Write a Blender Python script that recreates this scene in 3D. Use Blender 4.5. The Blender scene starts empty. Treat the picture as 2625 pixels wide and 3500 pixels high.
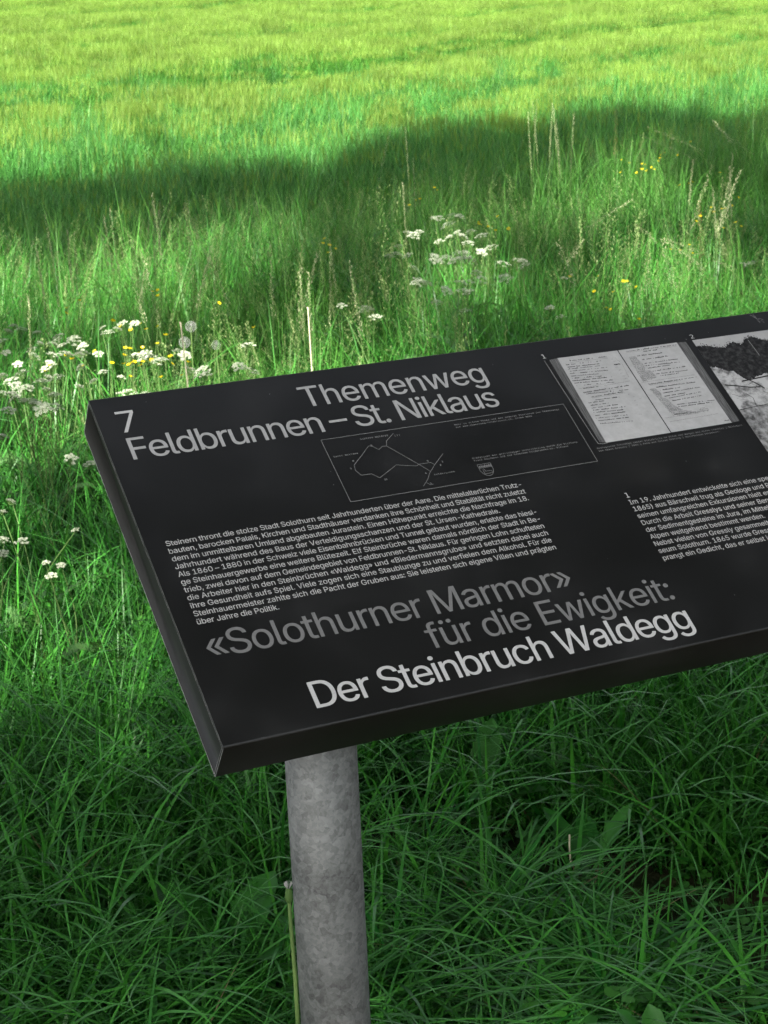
import bpy, math, random
import numpy as np
from mathutils import Vector, Matrix, Euler
from mathutils.geometry import delaunay_2d_cdt

rng = np.random.default_rng(7)
random.seed(7)
SC = bpy.context.scene
COL = SC.collection
RAD = math.radians

# ------------------------------------------------------------------ camera
cam_data = bpy.data.cameras.new("camera")
cam = bpy.data.objects.new("camera", cam_data)
COL.objects.link(cam)
SC.camera = cam
cam_data.sensor_fit = 'VERTICAL'
cam_data.sensor_height = 36.0
cam_data.sensor_width = 36.0
cam_data.lens = 61.61
cam_data.clip_start = 0.05
cam_data.clip_end = 2000.0
right = Vector((0.99905301, -0.01201321, -0.04181828))
up = Vector((0.04350961, 0.27584337, 0.96021734))
fwd = Vector((0.0, 0.96112752, -0.27610484))
cam.matrix_world = Matrix(((right.x, up.x, -fwd.x, 0), (right.y, up.y, -fwd.y, 0), (right.z, up.z, -fwd.z, 1.5), (0, 0, 0, 1)))
cam_data.dof.use_dof = True
cam_data.dof.focus_distance = 2.12
cam_data.dof.aperture_fstop = 22.0
CAM_H = 1.5

# ------------------------------------------------------------------ light
SUN_EL, SUN_AZ = 38.0, 20.0          # light travels away from the camera and a little to the right
LDIR = Vector((math.sin(RAD(SUN_AZ)) * math.cos(RAD(SUN_EL)), math.cos(RAD(SUN_AZ)) * math.cos(RAD(SUN_EL)), -math.sin(RAD(SUN_EL))))
world = bpy.data.worlds.new("World")
SC.world = world
world.use_nodes = True
wn = world.node_tree.nodes
sky = wn.new("ShaderNodeTexSky")
sky.sky_type = 'NISHITA'
sky.sun_disc = False
sky.sun_elevation = RAD(SUN_EL)
sky.air_density = .8
sky.dust_density = 3.0
sky.ozone_density = .6
sky.sun_rotation = RAD(180 + SUN_AZ)
hz = wn.new("ShaderNodeHueSaturation"); hz.inputs["Saturation"].default_value = .32       # thin haze whitens the sky
world.node_tree.links.new(sky.outputs[0], hz.inputs["Color"])
world.node_tree.links.new(hz.outputs[0], wn["Background"].inputs[0])
wn["Background"].inputs[1].default_value = 0.085
sun_data = bpy.data.lights.new("sun", 'SUN')
sun_data.energy = 5.0
sun_data.angle = RAD(0.53)
sun_data.color = (1.0, 0.95, 0.86)
sun = bpy.data.objects.new("sun", sun_data)
sun.rotation_euler = LDIR.to_track_quat('-Z', 'Y').to_euler()
sun.location = (-6, -14, 16)
COL.objects.link(sun)
SC.view_settings.view_transform = 'Standard'
SC.view_settings.look = 'None'
SC.view_settings.exposure = 2.02
SC.view_settings.gamma = 1.0
SC.cycles.max_bounces = 5
SC.cycles.diffuse_bounces = 3
SC.cycles.glossy_bounces = 2
SC.cycles.transmission_bounces = 3
SC.cycles.use_adaptive_sampling = True
SC.cycles.adaptive_threshold = 0.02
SC.cycles.use_denoising = True
SC.cycles.denoising_prefilter = 'NONE'
SC.cycles.denoising_input_passes = 'RGB_ALBEDO_NORMAL'
SC.cycles.transparent_max_bounces = 6
SC.cycles.caustics_reflective = False
SC.cycles.caustics_refractive = False

# ------------------------------------------------------------------ helpers
def terrain(x, y):
    s = (np.asarray(y) - 11.26 - 0.846 * np.asarray(x)) * 0.763
    s = np.clip(s, 0, 160)
    return 0.05 * (np.sqrt(s * s + 1) - 1)

def tag(o, label=None, cat=None, group=None, kind=None):
    if label: o["label"] = label
    if cat: o["category"] = cat
    if group: o["group"] = group
    if kind: o["kind"] = kind
    return o

def empty(name, loc, label, cat, group=None):
    o = bpy.data.objects.new(name, None)
    o.empty_display_size = 0.05
    o.location = loc
    COL.objects.link(o)
    return tag(o, label, cat, group)

def np_mesh(name, v, f, attrs=None, mats=(), mat_idx=None, smooth=False):
    """v (n,3); f list of arrays (m,k) with k corners each"""
    if not isinstance(f, list): f = [f]
    f = [np.asarray(a, dtype=np.int32) for a in f if len(a)]
    me = bpy.data.meshes.new(name)
    v = np.asarray(v, dtype=np.float32)
    me.vertices.add(len(v))
    me.vertices.foreach_set("co", v.ravel())
    loops = np.concatenate([a.ravel() for a in f])
    counts = np.concatenate([np.full(len(a), a.shape[1], dtype=np.int32) for a in f])
    starts = np.concatenate([[0], np.cumsum(counts)[:-1]]).astype(np.int32)
    me.loops.add(len(loops))
    me.loops.foreach_set("vertex_index", loops)
    me.polygons.add(len(counts))
    me.polygons.foreach_set("loop_start", starts)
    me.polygons.foreach_set("loop_total", counts)
    if mat_idx is not None: me.polygons.foreach_set("material_index", np.asarray(mat_idx, dtype=np.int32))
    if smooth: me.polygons.foreach_set("use_smooth", np.ones(len(counts), dtype=bool))
    for m in mats: me.materials.append(m)
    for k, a in (attrs or {}).items():
        at = me.attributes.new(k, 'FLOAT', 'POINT')
        at.data.foreach_set("value", np.asarray(a, dtype=np.float32))
    me.update(calc_edges=True)
    me.validate()
    return me

def link(name, me, parent=None, loc=None):
    o = bpy.data.objects.new(name, me)
    COL.objects.link(o)
    if parent is not None: o.parent = parent
    if loc is not None: o.location = loc
    return o

class MB:
    """collects pieces into one mesh"""
    def __init__(s): s.v = []; s.f = []; s.n = 0; s.m = []; s.a = {}
    def add(s, v, faces, mat=0, **attrs):
        v = np.asarray(v, dtype=float)
        for fa in (faces if isinstance(faces, list) else [faces]):
            fa = np.asarray(fa)
            if len(fa):
                s.f.append(fa + s.n); s.m.append(np.full(len(fa), mat))
        s.v.append(v); s.n += len(v)
        for k, a in attrs.items():
            s.a.setdefault(k, []).append(np.broadcast_to(np.asarray(a, dtype=float), (len(v),)))
    def tube(s, pts, rad, sides=5, mat=0, **attrs):
        pts = np.asarray(pts, dtype=float); n = len(pts)
        rad = np.broadcast_to(np.asarray(rad, dtype=float), (n,))
        t = np.gradient(pts, axis=0); t /= np.linalg.norm(t, axis=1)[:, None] + 1e-12
        ref = np.array([0.31, 0.95, 0.1]) if abs(t[0][2]) > .5 else np.array([0.0, 0.1, 1.0])
        a = np.cross(t, ref); a /= np.linalg.norm(a, axis=1)[:, None] + 1e-12
        b = np.cross(t, a)
        ang = np.arange(sides) / sides * 2 * np.pi
        v = (pts[:, None] + rad[:, None, None] * (np.cos(ang)[None, :, None] * a[:, None] + np.sin(ang)[None, :, None] * b[:, None])).reshape(-1, 3)
        i = np.arange(n - 1)[:, None] * sides; j = np.arange(sides)[None]; k = (j + 1) % sides
        f = np.stack([i + j, i + k, i + sides + k, i + sides + j], -1).reshape(-1, 4)
        s.add(v, f, mat, **attrs)
    def mesh(s, name, mats, smooth=False):
        return np_mesh(name, np.concatenate(s.v), s.f, {k: np.concatenate(a) for k, a in s.a.items()}, mats, np.concatenate(s.m), smooth)

def nodes_of(name):
    m = bpy.data.materials.new(name)
    m.use_nodes = True
    nt = m.node_tree
    return m, nt, nt.nodes, nt.links, nt.nodes["Principled BSDF"]

def simple_mat(name, col, rough=.6, spec=.3, metal=0.0, noise=0.0, nscale=40.0):
    m, nt, N, L, b = nodes_of(name)
    b.inputs["Base Color"].default_value = (*col, 1)
    b.inputs["Roughness"].default_value = rough
    b.inputs["Specular IOR Level"].default_value = spec
    b.inputs["Metallic"].default_value = metal
    if noise:
        tc = N.new("ShaderNodeTexCoord"); nz = N.new("ShaderNodeTexNoise"); nz.inputs["Scale"].default_value = nscale; nz.inputs["Detail"].default_value = 6
        mr = N.new("ShaderNodeMapRange"); mr.inputs[1].default_value = .3; mr.inputs[2].default_value = .7
        mr.inputs[3].default_value = 1 - noise; mr.inputs[4].default_value = 1 + noise
        mx = N.new("ShaderNodeMix"); mx.data_type = 'RGBA'; mx.blend_type = 'MULTIPLY'; mx.inputs[0].default_value = 1
        mx.inputs[6].default_value = (*col, 1)
        L.new(tc.outputs["Object"], nz.inputs["Vector"]); L.new(nz.outputs[0], mr.inputs[0]); L.new(mr.outputs[0], mx.inputs[7]); L.new(mx.outputs[2], b.inputs["Base Color"])
    return m

def leaf_mat(name, c0, c1, tip=None, transl=.26, rough=.45, spec=.2, vary=.25, tcol=(1.15, 1.1, .65)):
    """plant surface: colour runs with each blade's own tone, brightness with the plant, light passes through"""
    m, nt, N, L, b = nodes_of(name)
    at = N.new("ShaderNodeAttribute"); at.attribute_name = "tone"
    mx = N.new("ShaderNodeMix"); mx.data_type = 'RGBA'
    mx.inputs[6].default_value = (*c0, 1); mx.inputs[7].default_value = (*c1, 1)
    L.new(at.outputs["Fac"], mx.inputs[0])
    out = mx.outputs[2]
    if tip:
        al = N.new("ShaderNodeAttribute"); al.attribute_name = "along"
        mr = N.new("ShaderNodeMapRange"); mr.inputs[1].default_value = .55; mr.inputs[2].default_value = 1.0
        L.new(al.outputs["Fac"], mr.inputs[0])
        m2 = N.new("ShaderNodeMix"); m2.data_type = 'RGBA'; m2.inputs[7].default_value = (*tip, 1)
        L.new(mr.outputs[0], m2.inputs[0]); L.new(out, m2.inputs[6]); out = m2.outputs[2]
    oi = N.new("ShaderNodeObjectInfo")
    mv = N.new("ShaderNodeMapRange"); mv.inputs[3].default_value = 1 - vary; mv.inputs[4].default_value = 1 + vary
    L.new(oi.outputs["Random"], mv.inputs[0])
    hs = N.new("ShaderNodeHueSaturation"); L.new(mv.outputs[0], hs.inputs["Value"]); L.new(out, hs.inputs["Color"])
    L.new(hs.outputs[0], b.inputs["Base Color"])
    b.inputs["Roughness"].default_value = rough
    b.inputs["Specular IOR Level"].default_value = spec
    tr = N.new("ShaderNodeBsdfTranslucent")
    tm = N.new("ShaderNodeMix"); tm.data_type = 'RGBA'; tm.blend_type = 'MULTIPLY'; tm.inputs[0].default_value = 1
    tm.inputs[7].default_value = (*tcol, 1)
    L.new(hs.outputs[0], tm.inputs[6]); L.new(tm.outputs[2], tr.inputs["Color"])
    ms = N.new("ShaderNodeMixShader"); ms.inputs[0].default_value = transl
    L.new(b.outputs[0], ms.inputs[1]); L.new(tr.outputs[0], ms.inputs[2])
    L.new(ms.outputs[0], N["Material Output"].inputs["Surface"])
    return m

M = {}
M['grass'] = leaf_mat("grass_blade", (.0075, .08, .010), (.063, .272, .029), tip=(.052, .205, .034), spec=.2, rough=.32, transl=.2)
M['dry'] = leaf_mat("dry_blade", (.09, .085, .04), (.22, .19, .1), spec=.1, rough=.7)
M['fine'] = leaf_mat("fine_grass", (.018, .115, .015), (.072, .215, .03), tip=(.085, .23, .04))
M['clover'] = leaf_mat("ground_leaf", (.012, .085, .012), (.034, .15, .014), rough=.5, spec=.2)
M['feather'] = leaf_mat("feathery_leaf", (.045, .13, .035), (.075, .17, .045), rough=.5)
M['panicle'] = leaf_mat("seed_panicle", (.14, .22, .07), (.29, .36, .16), rough=.6, vary=.2)
M['pale'] = leaf_mat("straw_seed", (.32, .38, .2), (.52, .52, .34), rough=.6, vary=.15, tcol=(1.1, 1.05, .8))
M['crop'] = leaf_mat("crop_leaf", (.02, .12, .022), (.062, .215, .038), tip=(.07, .21, .04), rough=.45, transl=.18)
M['cropyellow'] = leaf_mat("crop_leaf_ripening", (.03, .14, .018), (.076, .228, .028), tip=(.085, .23, .032), rough=.45, transl=.2)
M['awn'] = leaf_mat("crop_ear", (.12, .235, .03), (.2, .3, .06), rough=.5, transl=.45)
M['treeleaf'] = leaf_mat("tree_leaf", (.03, .07, .018), (.05, .1, .025), rough=.4, transl=.25)
M['stem'] = leaf_mat("green_stem", (.07, .15, .04), (.12, .2, .06), rough=.5, transl=.1)
M['straw'] = simple_mat("straw_stalk", (.5, .46, .32), .6, .2, noise=.15, nscale=30)
M['floret'] = leaf_mat("white_floret", (.38, .44, .31), (.54, .58, .45), rough=.7, spec=.1, vary=.12, tcol=(1, 1, .95))
M['yellow'] = leaf_mat("yellow_petal", (.72, .56, .006), (.82, .66, .012), rough=.3, spec=.4, vary=.08, tcol=(1, 1, .8), transl=.25)
M['fluff'] = leaf_mat("dandelion_fluff", (.6, .6, .58), (.75, .75, .72), rough=.8, spec=.1, vary=.05, tcol=(1, 1, 1), transl=.4)
M['pink'] = leaf_mat("reddish_seed", (.3, .16, .1), (.4, .22, .13), rough=.7)
M['bark'] = simple_mat("tree_bark", (.09, .07, .05), .9, .1, noise=.4, nscale=6)

# ------------------------------------------------------------------ ground
def ground_mat():
    m, nt, N, L, b = nodes_of("meadow_soil")
    tc = N.new("ShaderNodeTexCoord")
    n1 = N.new("ShaderNodeTexNoise"); n1.inputs["Scale"].default_value = 14; n1.inputs["Detail"].default_value = 8
    n2 = N.new("ShaderNodeTexNoise"); n2.inputs["Scale"].default_value = 1.1; n2.inputs["Detail"].default_value = 3
    r1 = N.new("ShaderNodeValToRGB")
    r1.color_ramp.elements[0].position = .3; r1.color_ramp.elements[0].color = (.012, .011, .007, 1)
    r1.color_ramp.elements[1].position = .75; r1.color_ramp.elements[1].color = (.06, .045, .028, 1)
    r2 = N.new("ShaderNodeValToRGB")
    r2.color_ramp.elements[0].position = .35; r2.color_ramp.elements[0].color = (.012, .03, .008, 1)
    r2.color_ramp.elements[1].position = .7; r2.color_ramp.elements[1].color = (.04, .085, .02, 1)
    mr = N.new("ShaderNodeMapRange"); mr.inputs[1].default_value = .4; mr.inputs[2].default_value = .6
    mx = N.new("ShaderNodeMix"); mx.data_type = 'RGBA'
    for n in (n1, n2): L.new(tc.outputs["Object"], n.inputs["Vector"])
    L.new(n1.outputs[0], r1.inputs[0]); L.new(n1.outputs[0], r2.inputs[0]); L.new(n2.outputs[0], mr.inputs[0])
    L.new(mr.outputs[0], mx.inputs[0]); L.new(r1.outputs[0], mx.inputs[6]); L.new(r2.outputs[0], mx.inputs[7])
    L.new(mx.outputs[2], b.inputs["Base Color"]); b.inputs["Roughness"].default_value = .95; b.inputs["Specular IOR Level"].default_value = .1
    bp = N.new("ShaderNodeBump"); bp.inputs["Strength"].default_value = .8; bp.inputs["Distance"].default_value = .02
    L.new(n1.outputs[0], bp.inputs["Height"]); L.new(bp.outputs[0], b.inputs["Normal"])
    return m

def grid_axis(lo, hi, dense_lo, dense_hi, d, grow=1.25):
    a = list(np.arange(dense_lo, dense_hi, d)); s = d; x = a[-1]
    while x < hi: s *= grow; x += s; a.append(x)
    s = d; x = a[0]
    while x > lo: s *= grow; x -= s; a.insert(0, x)
    return np.array(a)

gx = grid_axis(-900, 900, -8, 12, .12); gy = grid_axis(-900, 1200, -3, 24, .12)
X, Y = np.meshgrid(gx, gy)
Z = terrain(X, Y) + .018 * np.sin(X * 5.1 + Y * 2.3) * np.cos(Y * 4.3 - X * 1.7) * ((np.abs(X) < 12) & (np.abs(Y) < 24)) - .02
gi = np.arange(X.size).reshape(X.shape)
gf = np.stack([gi[:-1, :-1], gi[:-1, 1:], gi[1:, 1:], gi[1:, :-1]], -1).reshape(-1, 4)
tag(link("ground", np_mesh("ground", np.stack([X.ravel(), Y.ravel(), Z.ravel()], -1), gf, mats=[ground_mat()], smooth=True)), kind="structure")

# trodden path the photographer stands on: a bare soil strip along the grass edge
pm = simple_mat("path_soil", (.055, .042, .028), .95, .1, noise=.45, nscale=22)
pts = []
for t in np.linspace(-14, 14, 160):
    w = .05 * math.sin(t * 5) + .04 * math.sin(t * 13 + 1)
    c = np.array([.53, 2.26]) + np.array([.894, .447]) * t
    nn = np.array([.447, -.894])
    pts.append([*(c - nn * w), .012]); pts.append([*(c + nn * (1.7 + w)), .012])
pts = np.array(pts); k = np.arange(159) * 2
tag(link("path", np_mesh("path", pts, np.stack([k, k + 1, k + 3, k + 2], -1), mats=[pm])), kind="structure")

# ------------------------------------------------------------------ the information board
HT, TH, WID = .529, .0605, 1.32
A = Vector((-.36152, 2.14175, CAM_H - .45401))
Uv = Vector((.91150832, .41128164, 0)); Vv = Vector((.33617408, -.74505019, -.57609652)); Nv = Vector((.23693792, -.52511677, .81738167))
PM = Matrix(((Uv.x, -Vv.x, Nv.x, A.x), (Uv.y, -Vv.y, Nv.y, A.y), (Uv.z, -Vv.z, Nv.z, A.z), (0, 0, 0, 1)))
POST = Vector((-.0898, 1.973, 0))
board = empty("information_board", POST, "black tilted information board with white lettering on a round galvanised post in the grass", "information board")
BM = Matrix.Translation(-POST) @ PM

def bpart(name, me, parent=None):
    o = bpy.data.objects.new(name, me); COL.objects.link(o)
    if parent is None: o.parent = board; o.matrix_basis = BM
    else: o.parent = parent
    return o

def panel_mat():
    m, nt, N, L, b = nodes_of("black_powder_coat")
    tc = N.new("ShaderNodeTexCoord")
    n1 = N.new("ShaderNodeTexNoise"); n1.inputs["Scale"].default_value = 900; n1.inputs["Detail"].default_value = 2
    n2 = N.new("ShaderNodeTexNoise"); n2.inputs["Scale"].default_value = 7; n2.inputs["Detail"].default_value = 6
    for n in (n1, n2): L.new(tc.outputs["Object"], n.inputs["Vector"])
    r = N.new("ShaderNodeMapRange"); r.inputs[3].default_value = .005; r.inputs[4].default_value = .012
    L.new(n1.outputs[0], r.inputs[0])
    dm = N.new("ShaderNodeMapRange"); dm.inputs[1].default_value = .52; dm.inputs[2].default_value = .75; dm.inputs[3].default_value = 0; dm.inputs[4].default_value = .006     # pale blotches: soft reflected sheen painted into the coat colour
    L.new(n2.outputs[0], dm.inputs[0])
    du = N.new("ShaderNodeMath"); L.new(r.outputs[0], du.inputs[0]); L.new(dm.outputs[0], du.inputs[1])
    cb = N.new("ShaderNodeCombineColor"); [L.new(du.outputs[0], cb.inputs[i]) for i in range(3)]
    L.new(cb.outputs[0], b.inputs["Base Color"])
    r2 = N.new("ShaderNodeMapRange"); r2.inputs[1].default_value = .3; r2.inputs[2].default_value = .7; r2.inputs[3].default_value = .3; r2.inputs[4].default_value = .46
    L.new(n2.outputs[0], r2.inputs[0]); L.new(r2.outputs[0], b.inputs["Roughness"])
    b.inputs["Specular IOR Level"].default_value = .5
    bp = N.new("ShaderNodeBump"); bp.inputs["Strength"].default_value = .06; bp.inputs["Distance"].default_value = .0004
    L.new(n1.outputs[0], bp.inputs["Height"]); L.new(bp.outputs[0], b.inputs["Normal"])
    return m
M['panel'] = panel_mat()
M['side'] = simple_mat("side_powder_coat", (.014, .014, .014), .6, .5, noise=.3, nscale=25)
M['edge'] = simple_mat("worn_sheet_highlight", (.42, .42, .42), .5, .4, noise=.4, nscale=60)  # pale colour carries the edge highlight as well as worn bare metal

def profile(inset=0.0, r=.0035):
    """side outline of the folded sheet in (y, z)"""
    h, t = HT, TH
    c = [(0 - inset, 0 - inset, .0012), (-h + inset, 0 - inset, r), (-h + .0015 + inset, -t + inset, .001), (.002 - inset, -t - .0005 + inset, .004)]
    out = []
    for i, (y, z, rr) in enumerate(c):
        p = np.array([y, z]); a = np.array(c[i - 1][:2]) - p; b = np.array(c[(i + 1) % 4][:2]) - p
        a /= np.linalg.norm(a); b /= np.linalg.norm(b)
        half = math.acos(np.clip(a @ b, -1, 1)) / 2; d = rr / math.tan(half)
        ctr = p + (a + b) / np.linalg.norm(a + b) * rr / math.sin(half)
        p0, p1 = p + a * d, p + b * d
        t0 = math.atan2(*(p0 - ctr)[::-1]); t1 = math.atan2(*(p1 - ctr)[::-1])
        while t1 - t0 > math.pi: t1 -= 2 * math.pi
        while t1 - t0 < -math.pi: t1 += 2 * math.pi
        for s in np.linspace(0, 1, 7): out.append(ctr + rr * np.array([math.cos(t0 + (t1 - t0) * s), math.sin(t0 + (t1 - t0) * s)]))
    return np.array(out)

pf = profile(); n = len(pf)
v0 = np.c_[np.zeros(n), pf]; v1 = np.c_[np.full(n, WID), pf]
j = np.arange(n); k = (j + 1) % n
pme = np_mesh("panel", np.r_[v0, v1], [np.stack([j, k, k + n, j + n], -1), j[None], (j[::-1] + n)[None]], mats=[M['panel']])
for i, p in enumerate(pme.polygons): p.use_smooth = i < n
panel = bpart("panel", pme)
try: pme.set_sharp_from_angle(angle=RAD(40))
except Exception: pass
# side plate, a few millimetres inside the sheet's cut edge, with pale strips painting both edge wear and caught light
pi_ = profile(.0027, .0022); si = len(pi_)
sp = np.r_[np.c_[np.full(si, -.0006), pi_], np.c_[np.full(si, .001), pi_]]
j = np.arange(si); k = (j + 1) % si
side_plate = bpart("side_plate", np_mesh("side_plate", sp, [j[::-1][None], np.stack([j, j + si, k + si, k], -1)], mats=[M['side']]), panel)
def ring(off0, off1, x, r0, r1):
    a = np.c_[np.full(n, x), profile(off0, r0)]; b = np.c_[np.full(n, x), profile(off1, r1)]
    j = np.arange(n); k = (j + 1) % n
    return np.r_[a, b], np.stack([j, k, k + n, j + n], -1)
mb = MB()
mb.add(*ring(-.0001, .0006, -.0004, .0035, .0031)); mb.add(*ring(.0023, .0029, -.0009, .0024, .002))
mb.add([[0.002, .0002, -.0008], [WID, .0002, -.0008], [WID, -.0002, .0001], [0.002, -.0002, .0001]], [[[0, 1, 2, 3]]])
bpart("worn_edge_highlight", mb.mesh("worn_edge_highlight", [M['edge']]), panel)

# post
def post_mat():
    m, nt, N, L, b = nodes_of("galvanised_steel")
    tc = N.new("ShaderNodeTexCoord")
    nz = N.new("ShaderNodeTexNoise"); nz.inputs["Scale"].default_value = 30; nz.inputs["Detail"].default_value = 4
    ad = N.new("ShaderNodeMix"); ad.data_type = 'RGBA'; ad.blend_type = 'LINEAR_LIGHT'; ad.inputs[0].default_value = .008
    vo = N.new("ShaderNodeTexVoronoi"); vo.inputs["Scale"].default_value = 120
    v2 = N.new("ShaderNodeTexVoronoi"); v2.inputs["Scale"].default_value = 260
    n3 = N.new("ShaderNodeTexNoise"); n3.inputs["Scale"].default_value = 9; n3.inputs["Detail"].default_value = 5
    n4 = N.new("ShaderNodeTexNoise"); n4.inputs["Scale"].default_value = 500
    for x in (nz, n3, n4): L.new(tc.outputs["Object"], x.inputs["Vector"])
    L.new(tc.outputs["Object"], ad.inputs[6]); L.new(nz.outputs[1], ad.inputs[7])
    L.new(ad.outputs[2], vo.inputs["Vector"]); L.new(ad.outputs[2], v2.inputs["Vector"])
    s1 = N.new("ShaderNodeSeparateColor"); L.new(vo.outputs["Color"], s1.inputs[0])
    s2 = N.new("ShaderNodeSeparateColor"); L.new(v2.outputs["Color"], s2.inputs[0])
    def math_(op, a, bb):
        q = N.new("ShaderNodeMath"); q.operation = op
        for i, x in enumerate((a, bb)):
            if isinstance(x, (int, float)): q.inputs[i].default_value = x
            else: L.new(x, q.inputs[i])
        return q.outputs[0]
    val = math_('ADD', math_('MULTIPLY', s1.outputs[0], .45), math_('MULTIPLY', s2.outputs[1], .3))
    val = math_('ADD', val, math_('MULTIPLY', math_('SUBTRACT', n3.outputs[0], .5), 1.9))
    val = math_('ADD', val, math_('MULTIPLY', math_('SUBTRACT', n4.outputs[0], .5), .35))
    # run mark of the zinc bath
    sx = N.new("ShaderNodeSeparateXYZ"); L.new(tc.outputs["Object"], sx.inputs[0])
    zz = math_('ADD', sx.outputs[2], math_('MULTIPLY', math_('SUBTRACT', n3.outputs[0], .5), .03))
    d = math_('ABSOLUTE', math_('SUBTRACT', zz, .487), 0)
    mk = N.new("ShaderNodeMapRange"); mk.inputs[1].default_value = 0; mk.inputs[2].default_value = .009; mk.inputs[3].default_value = .2; mk.inputs[4].default_value = 0
    L.new(d, mk.inputs[0]); val = math_('SUBTRACT', val, mk.outputs[0])
    r = N.new("ShaderNodeMapRange"); r.inputs[1].default_value = -.2; r.inputs[2].default_value = .9; r.inputs[3].default_value = .06; r.inputs[4].default_value = .235
    L.new(val, r.inputs[0])
    cb = N.new("ShaderNodeCombineColor"); [L.new(r.outputs[0], cb.inputs[i]) for i in range(3)]
    tn = N.new("ShaderNodeMix"); tn.data_type = 'RGBA'; tn.blend_type = 'MULTIPLY'; tn.inputs[0].default_value = 1; tn.inputs[7].default_value = (.95, 1, .985, 1)
    L.new(cb.outputs[0], tn.inputs[6]); L.new(tn.outputs[2], b.inputs["Base Color"])
    b.inputs["Metallic"].default_value = .35; b.inputs["Roughness"].default_value = .55
    bp = N.new("ShaderNodeBump"); bp.inputs["Strength"].default_value = .25; bp.inputs["Distance"].default_value = .002
    L.new(val, bp.inputs["Height"]); L.new(bp.outputs[0], b.inputs["Normal"])
    return m
M['post'] = post_mat()
def post_mesh():
    mb = MB(); rad = .04445; sides = 64
    ang = np.arange(sides) / sides * 2 * np.pi
    c = np.c_[np.cos(ang) * rad, np.sin(ang) * rad]
    # top is cut to the panel's underside
    pb = []
    for x, y in c:
        w = Vector((POST.x + x, POST.y + y, 0)); o = A - Nv * TH
        z = o.z - (Nv.x * (w.x - o.x) + Nv.y * (w.y - o.y)) / Nv.z
        pb.append(z + .002)
    v = np.r_[np.c_[c, np.full(sides, -.3)], np.c_[c, np.full(sides, .3)], np.c_[c, pb]]
    j = np.arange(sides); k = (j + 1) % sides
    mb.add(v, [np.stack([j, k, k + sides, j + sides], -1), np.stack([j + sides, k + sides, k + 2 * sides, j + 2 * sides], -1), (j + 2 * sides)[None]])
    return mb.mesh("post", [M['post']], smooth=True)
post = link("post", post_mesh(), board)
u2 = WID - .178
P2 = Uv * (u2 - .178)
post2 = link("post", post.data, board, P2)
for pp in (Vector((0, 0, 0)), P2):
    u0 = .178 + pp.length
    fl = np.array([[u0 - .07, -.33, -TH - .006], [u0 + .07, -.33, -TH - .006], [u0 + .07, -.16, -TH - .006], [u0 - .07, -.16, -TH - .006]])
    q = np.r_[fl, fl + [0, 0, .0055]]
    bpart("mounting_plate", np_mesh("mounting_plate", q, np.array([[0, 3, 2, 1], [4, 5, 6, 7], [0, 1, 5, 4], [1, 2, 6, 5], [2, 3, 7, 6], [3, 0, 4, 7]]), mats=[M['post']]))

# --- lettering
def load_font(fn):
    import os
    p = os.path.join(bpy.utils.resource_path('LOCAL'), 'datafiles', 'fonts', fn)
    try: return bpy.data.fonts.load(p)
    except Exception: return None
F_SANS, F_MONO = load_font("Inter.woff2"), load_font("DejaVuSansMono.woff2")
tmp_cu = bpy.data.curves.new("lettering", 'FONT'); tmp = bpy.data.objects.new("lettering", tmp_cu)
COL.objects.link(tmp)
def raw_text(body, font, spacing=1.0):
    """glyph outlines of one line, filled by winding number"""
    if font: tmp_cu.font = font
    tmp_cu.body = body; tmp_cu.size = 1; tmp_cu.space_character = spacing; tmp_cu.resolution_u = 3
    tmp_cu.dimensions = '2D'; tmp_cu.fill_mode = 'NONE'
    tmp_cu.update_tag(); bpy.context.view_layer.update()
    me = bpy.data.meshes.new_from_object(tmp.evaluated_get(bpy.context.evaluated_depsgraph_get()))
    v = np.empty(len(me.vertices) * 3); me.vertices.foreach_get("co", v); v = v.reshape(-1, 3)[:, :2]
    e = np.empty(len(me.edges) * 2, dtype=np.int32); me.edges.foreach_get("vertices", e); e = e.reshape(-1, 2)
    bpy.data.meshes.remove(me)
    nxt = {}
    for a_, b_ in e: nxt.setdefault(a_, []).append(b_); nxt.setdefault(b_, []).append(a_)
    seen = set(); loops = []
    for s_ in range(len(v)):
        if s_ in seen or s_ not in nxt: continue
        lp = [s_]; seen.add(s_); cur = s_
        while True:
            c_ = [q for q in nxt[cur] if q not in seen]
            if not c_: break
            cur = min(c_) if len(lp) == 1 else c_[0]; lp.append(cur); seen.add(cur)
        loops.append(np.array(lp))
    cv, _, cf, _, _, _ = delaunay_2d_cdt([Vector(p) for p in v], [tuple(map(int, q)) for q in e], [], 0, 1e-6)
    cv = np.array([tuple(p) for p in cv]); cf = np.array([t for t in cf])
    ctr = cv[cf].mean(1); wn_ = np.zeros(len(ctr), dtype=int)
    for lp in loops:
        p = v[lp]; q = np.roll(p, -1, 0)
        i = np.nonzero((ctr[:, 0] >= p[:, 0].min()) & (ctr[:, 0] <= p[:, 0].max()))[0]
        if not len(i): continue
        c = ctr[i][:, None]
        cr = (q[:, 0] - p[:, 0]) * (c[..., 1] - p[:, 1]) - (c[..., 0] - p[:, 0]) * (q[:, 1] - p[:, 1])
        wn_[i] += ((p[:, 1] <= c[..., 1]) & (q[:, 1] > c[..., 1]) & (cr > 0)).sum(1) - ((p[:, 1] > c[..., 1]) & (q[:, 1] <= c[..., 1]) & (cr < 0)).sum(1)
    f = cf[wn_ != 0]
    t = cv[f]; ar = (t[:, 1, 0] - t[:, 0, 0]) * (t[:, 2, 1] - t[:, 0, 1]) - (t[:, 2, 0] - t[:, 0, 0]) * (t[:, 1, 1] - t[:, 0, 1])
    f[ar < 0] = f[ar < 0][:, ::-1]
    f = f[np.abs(ar) > 1e-9]
    used, inv = np.unique(f, return_inverse=True)
    return np.c_[cv[used], np.zeros(len(used))], inv.reshape(-1, 3)
CAPH = {}
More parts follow.
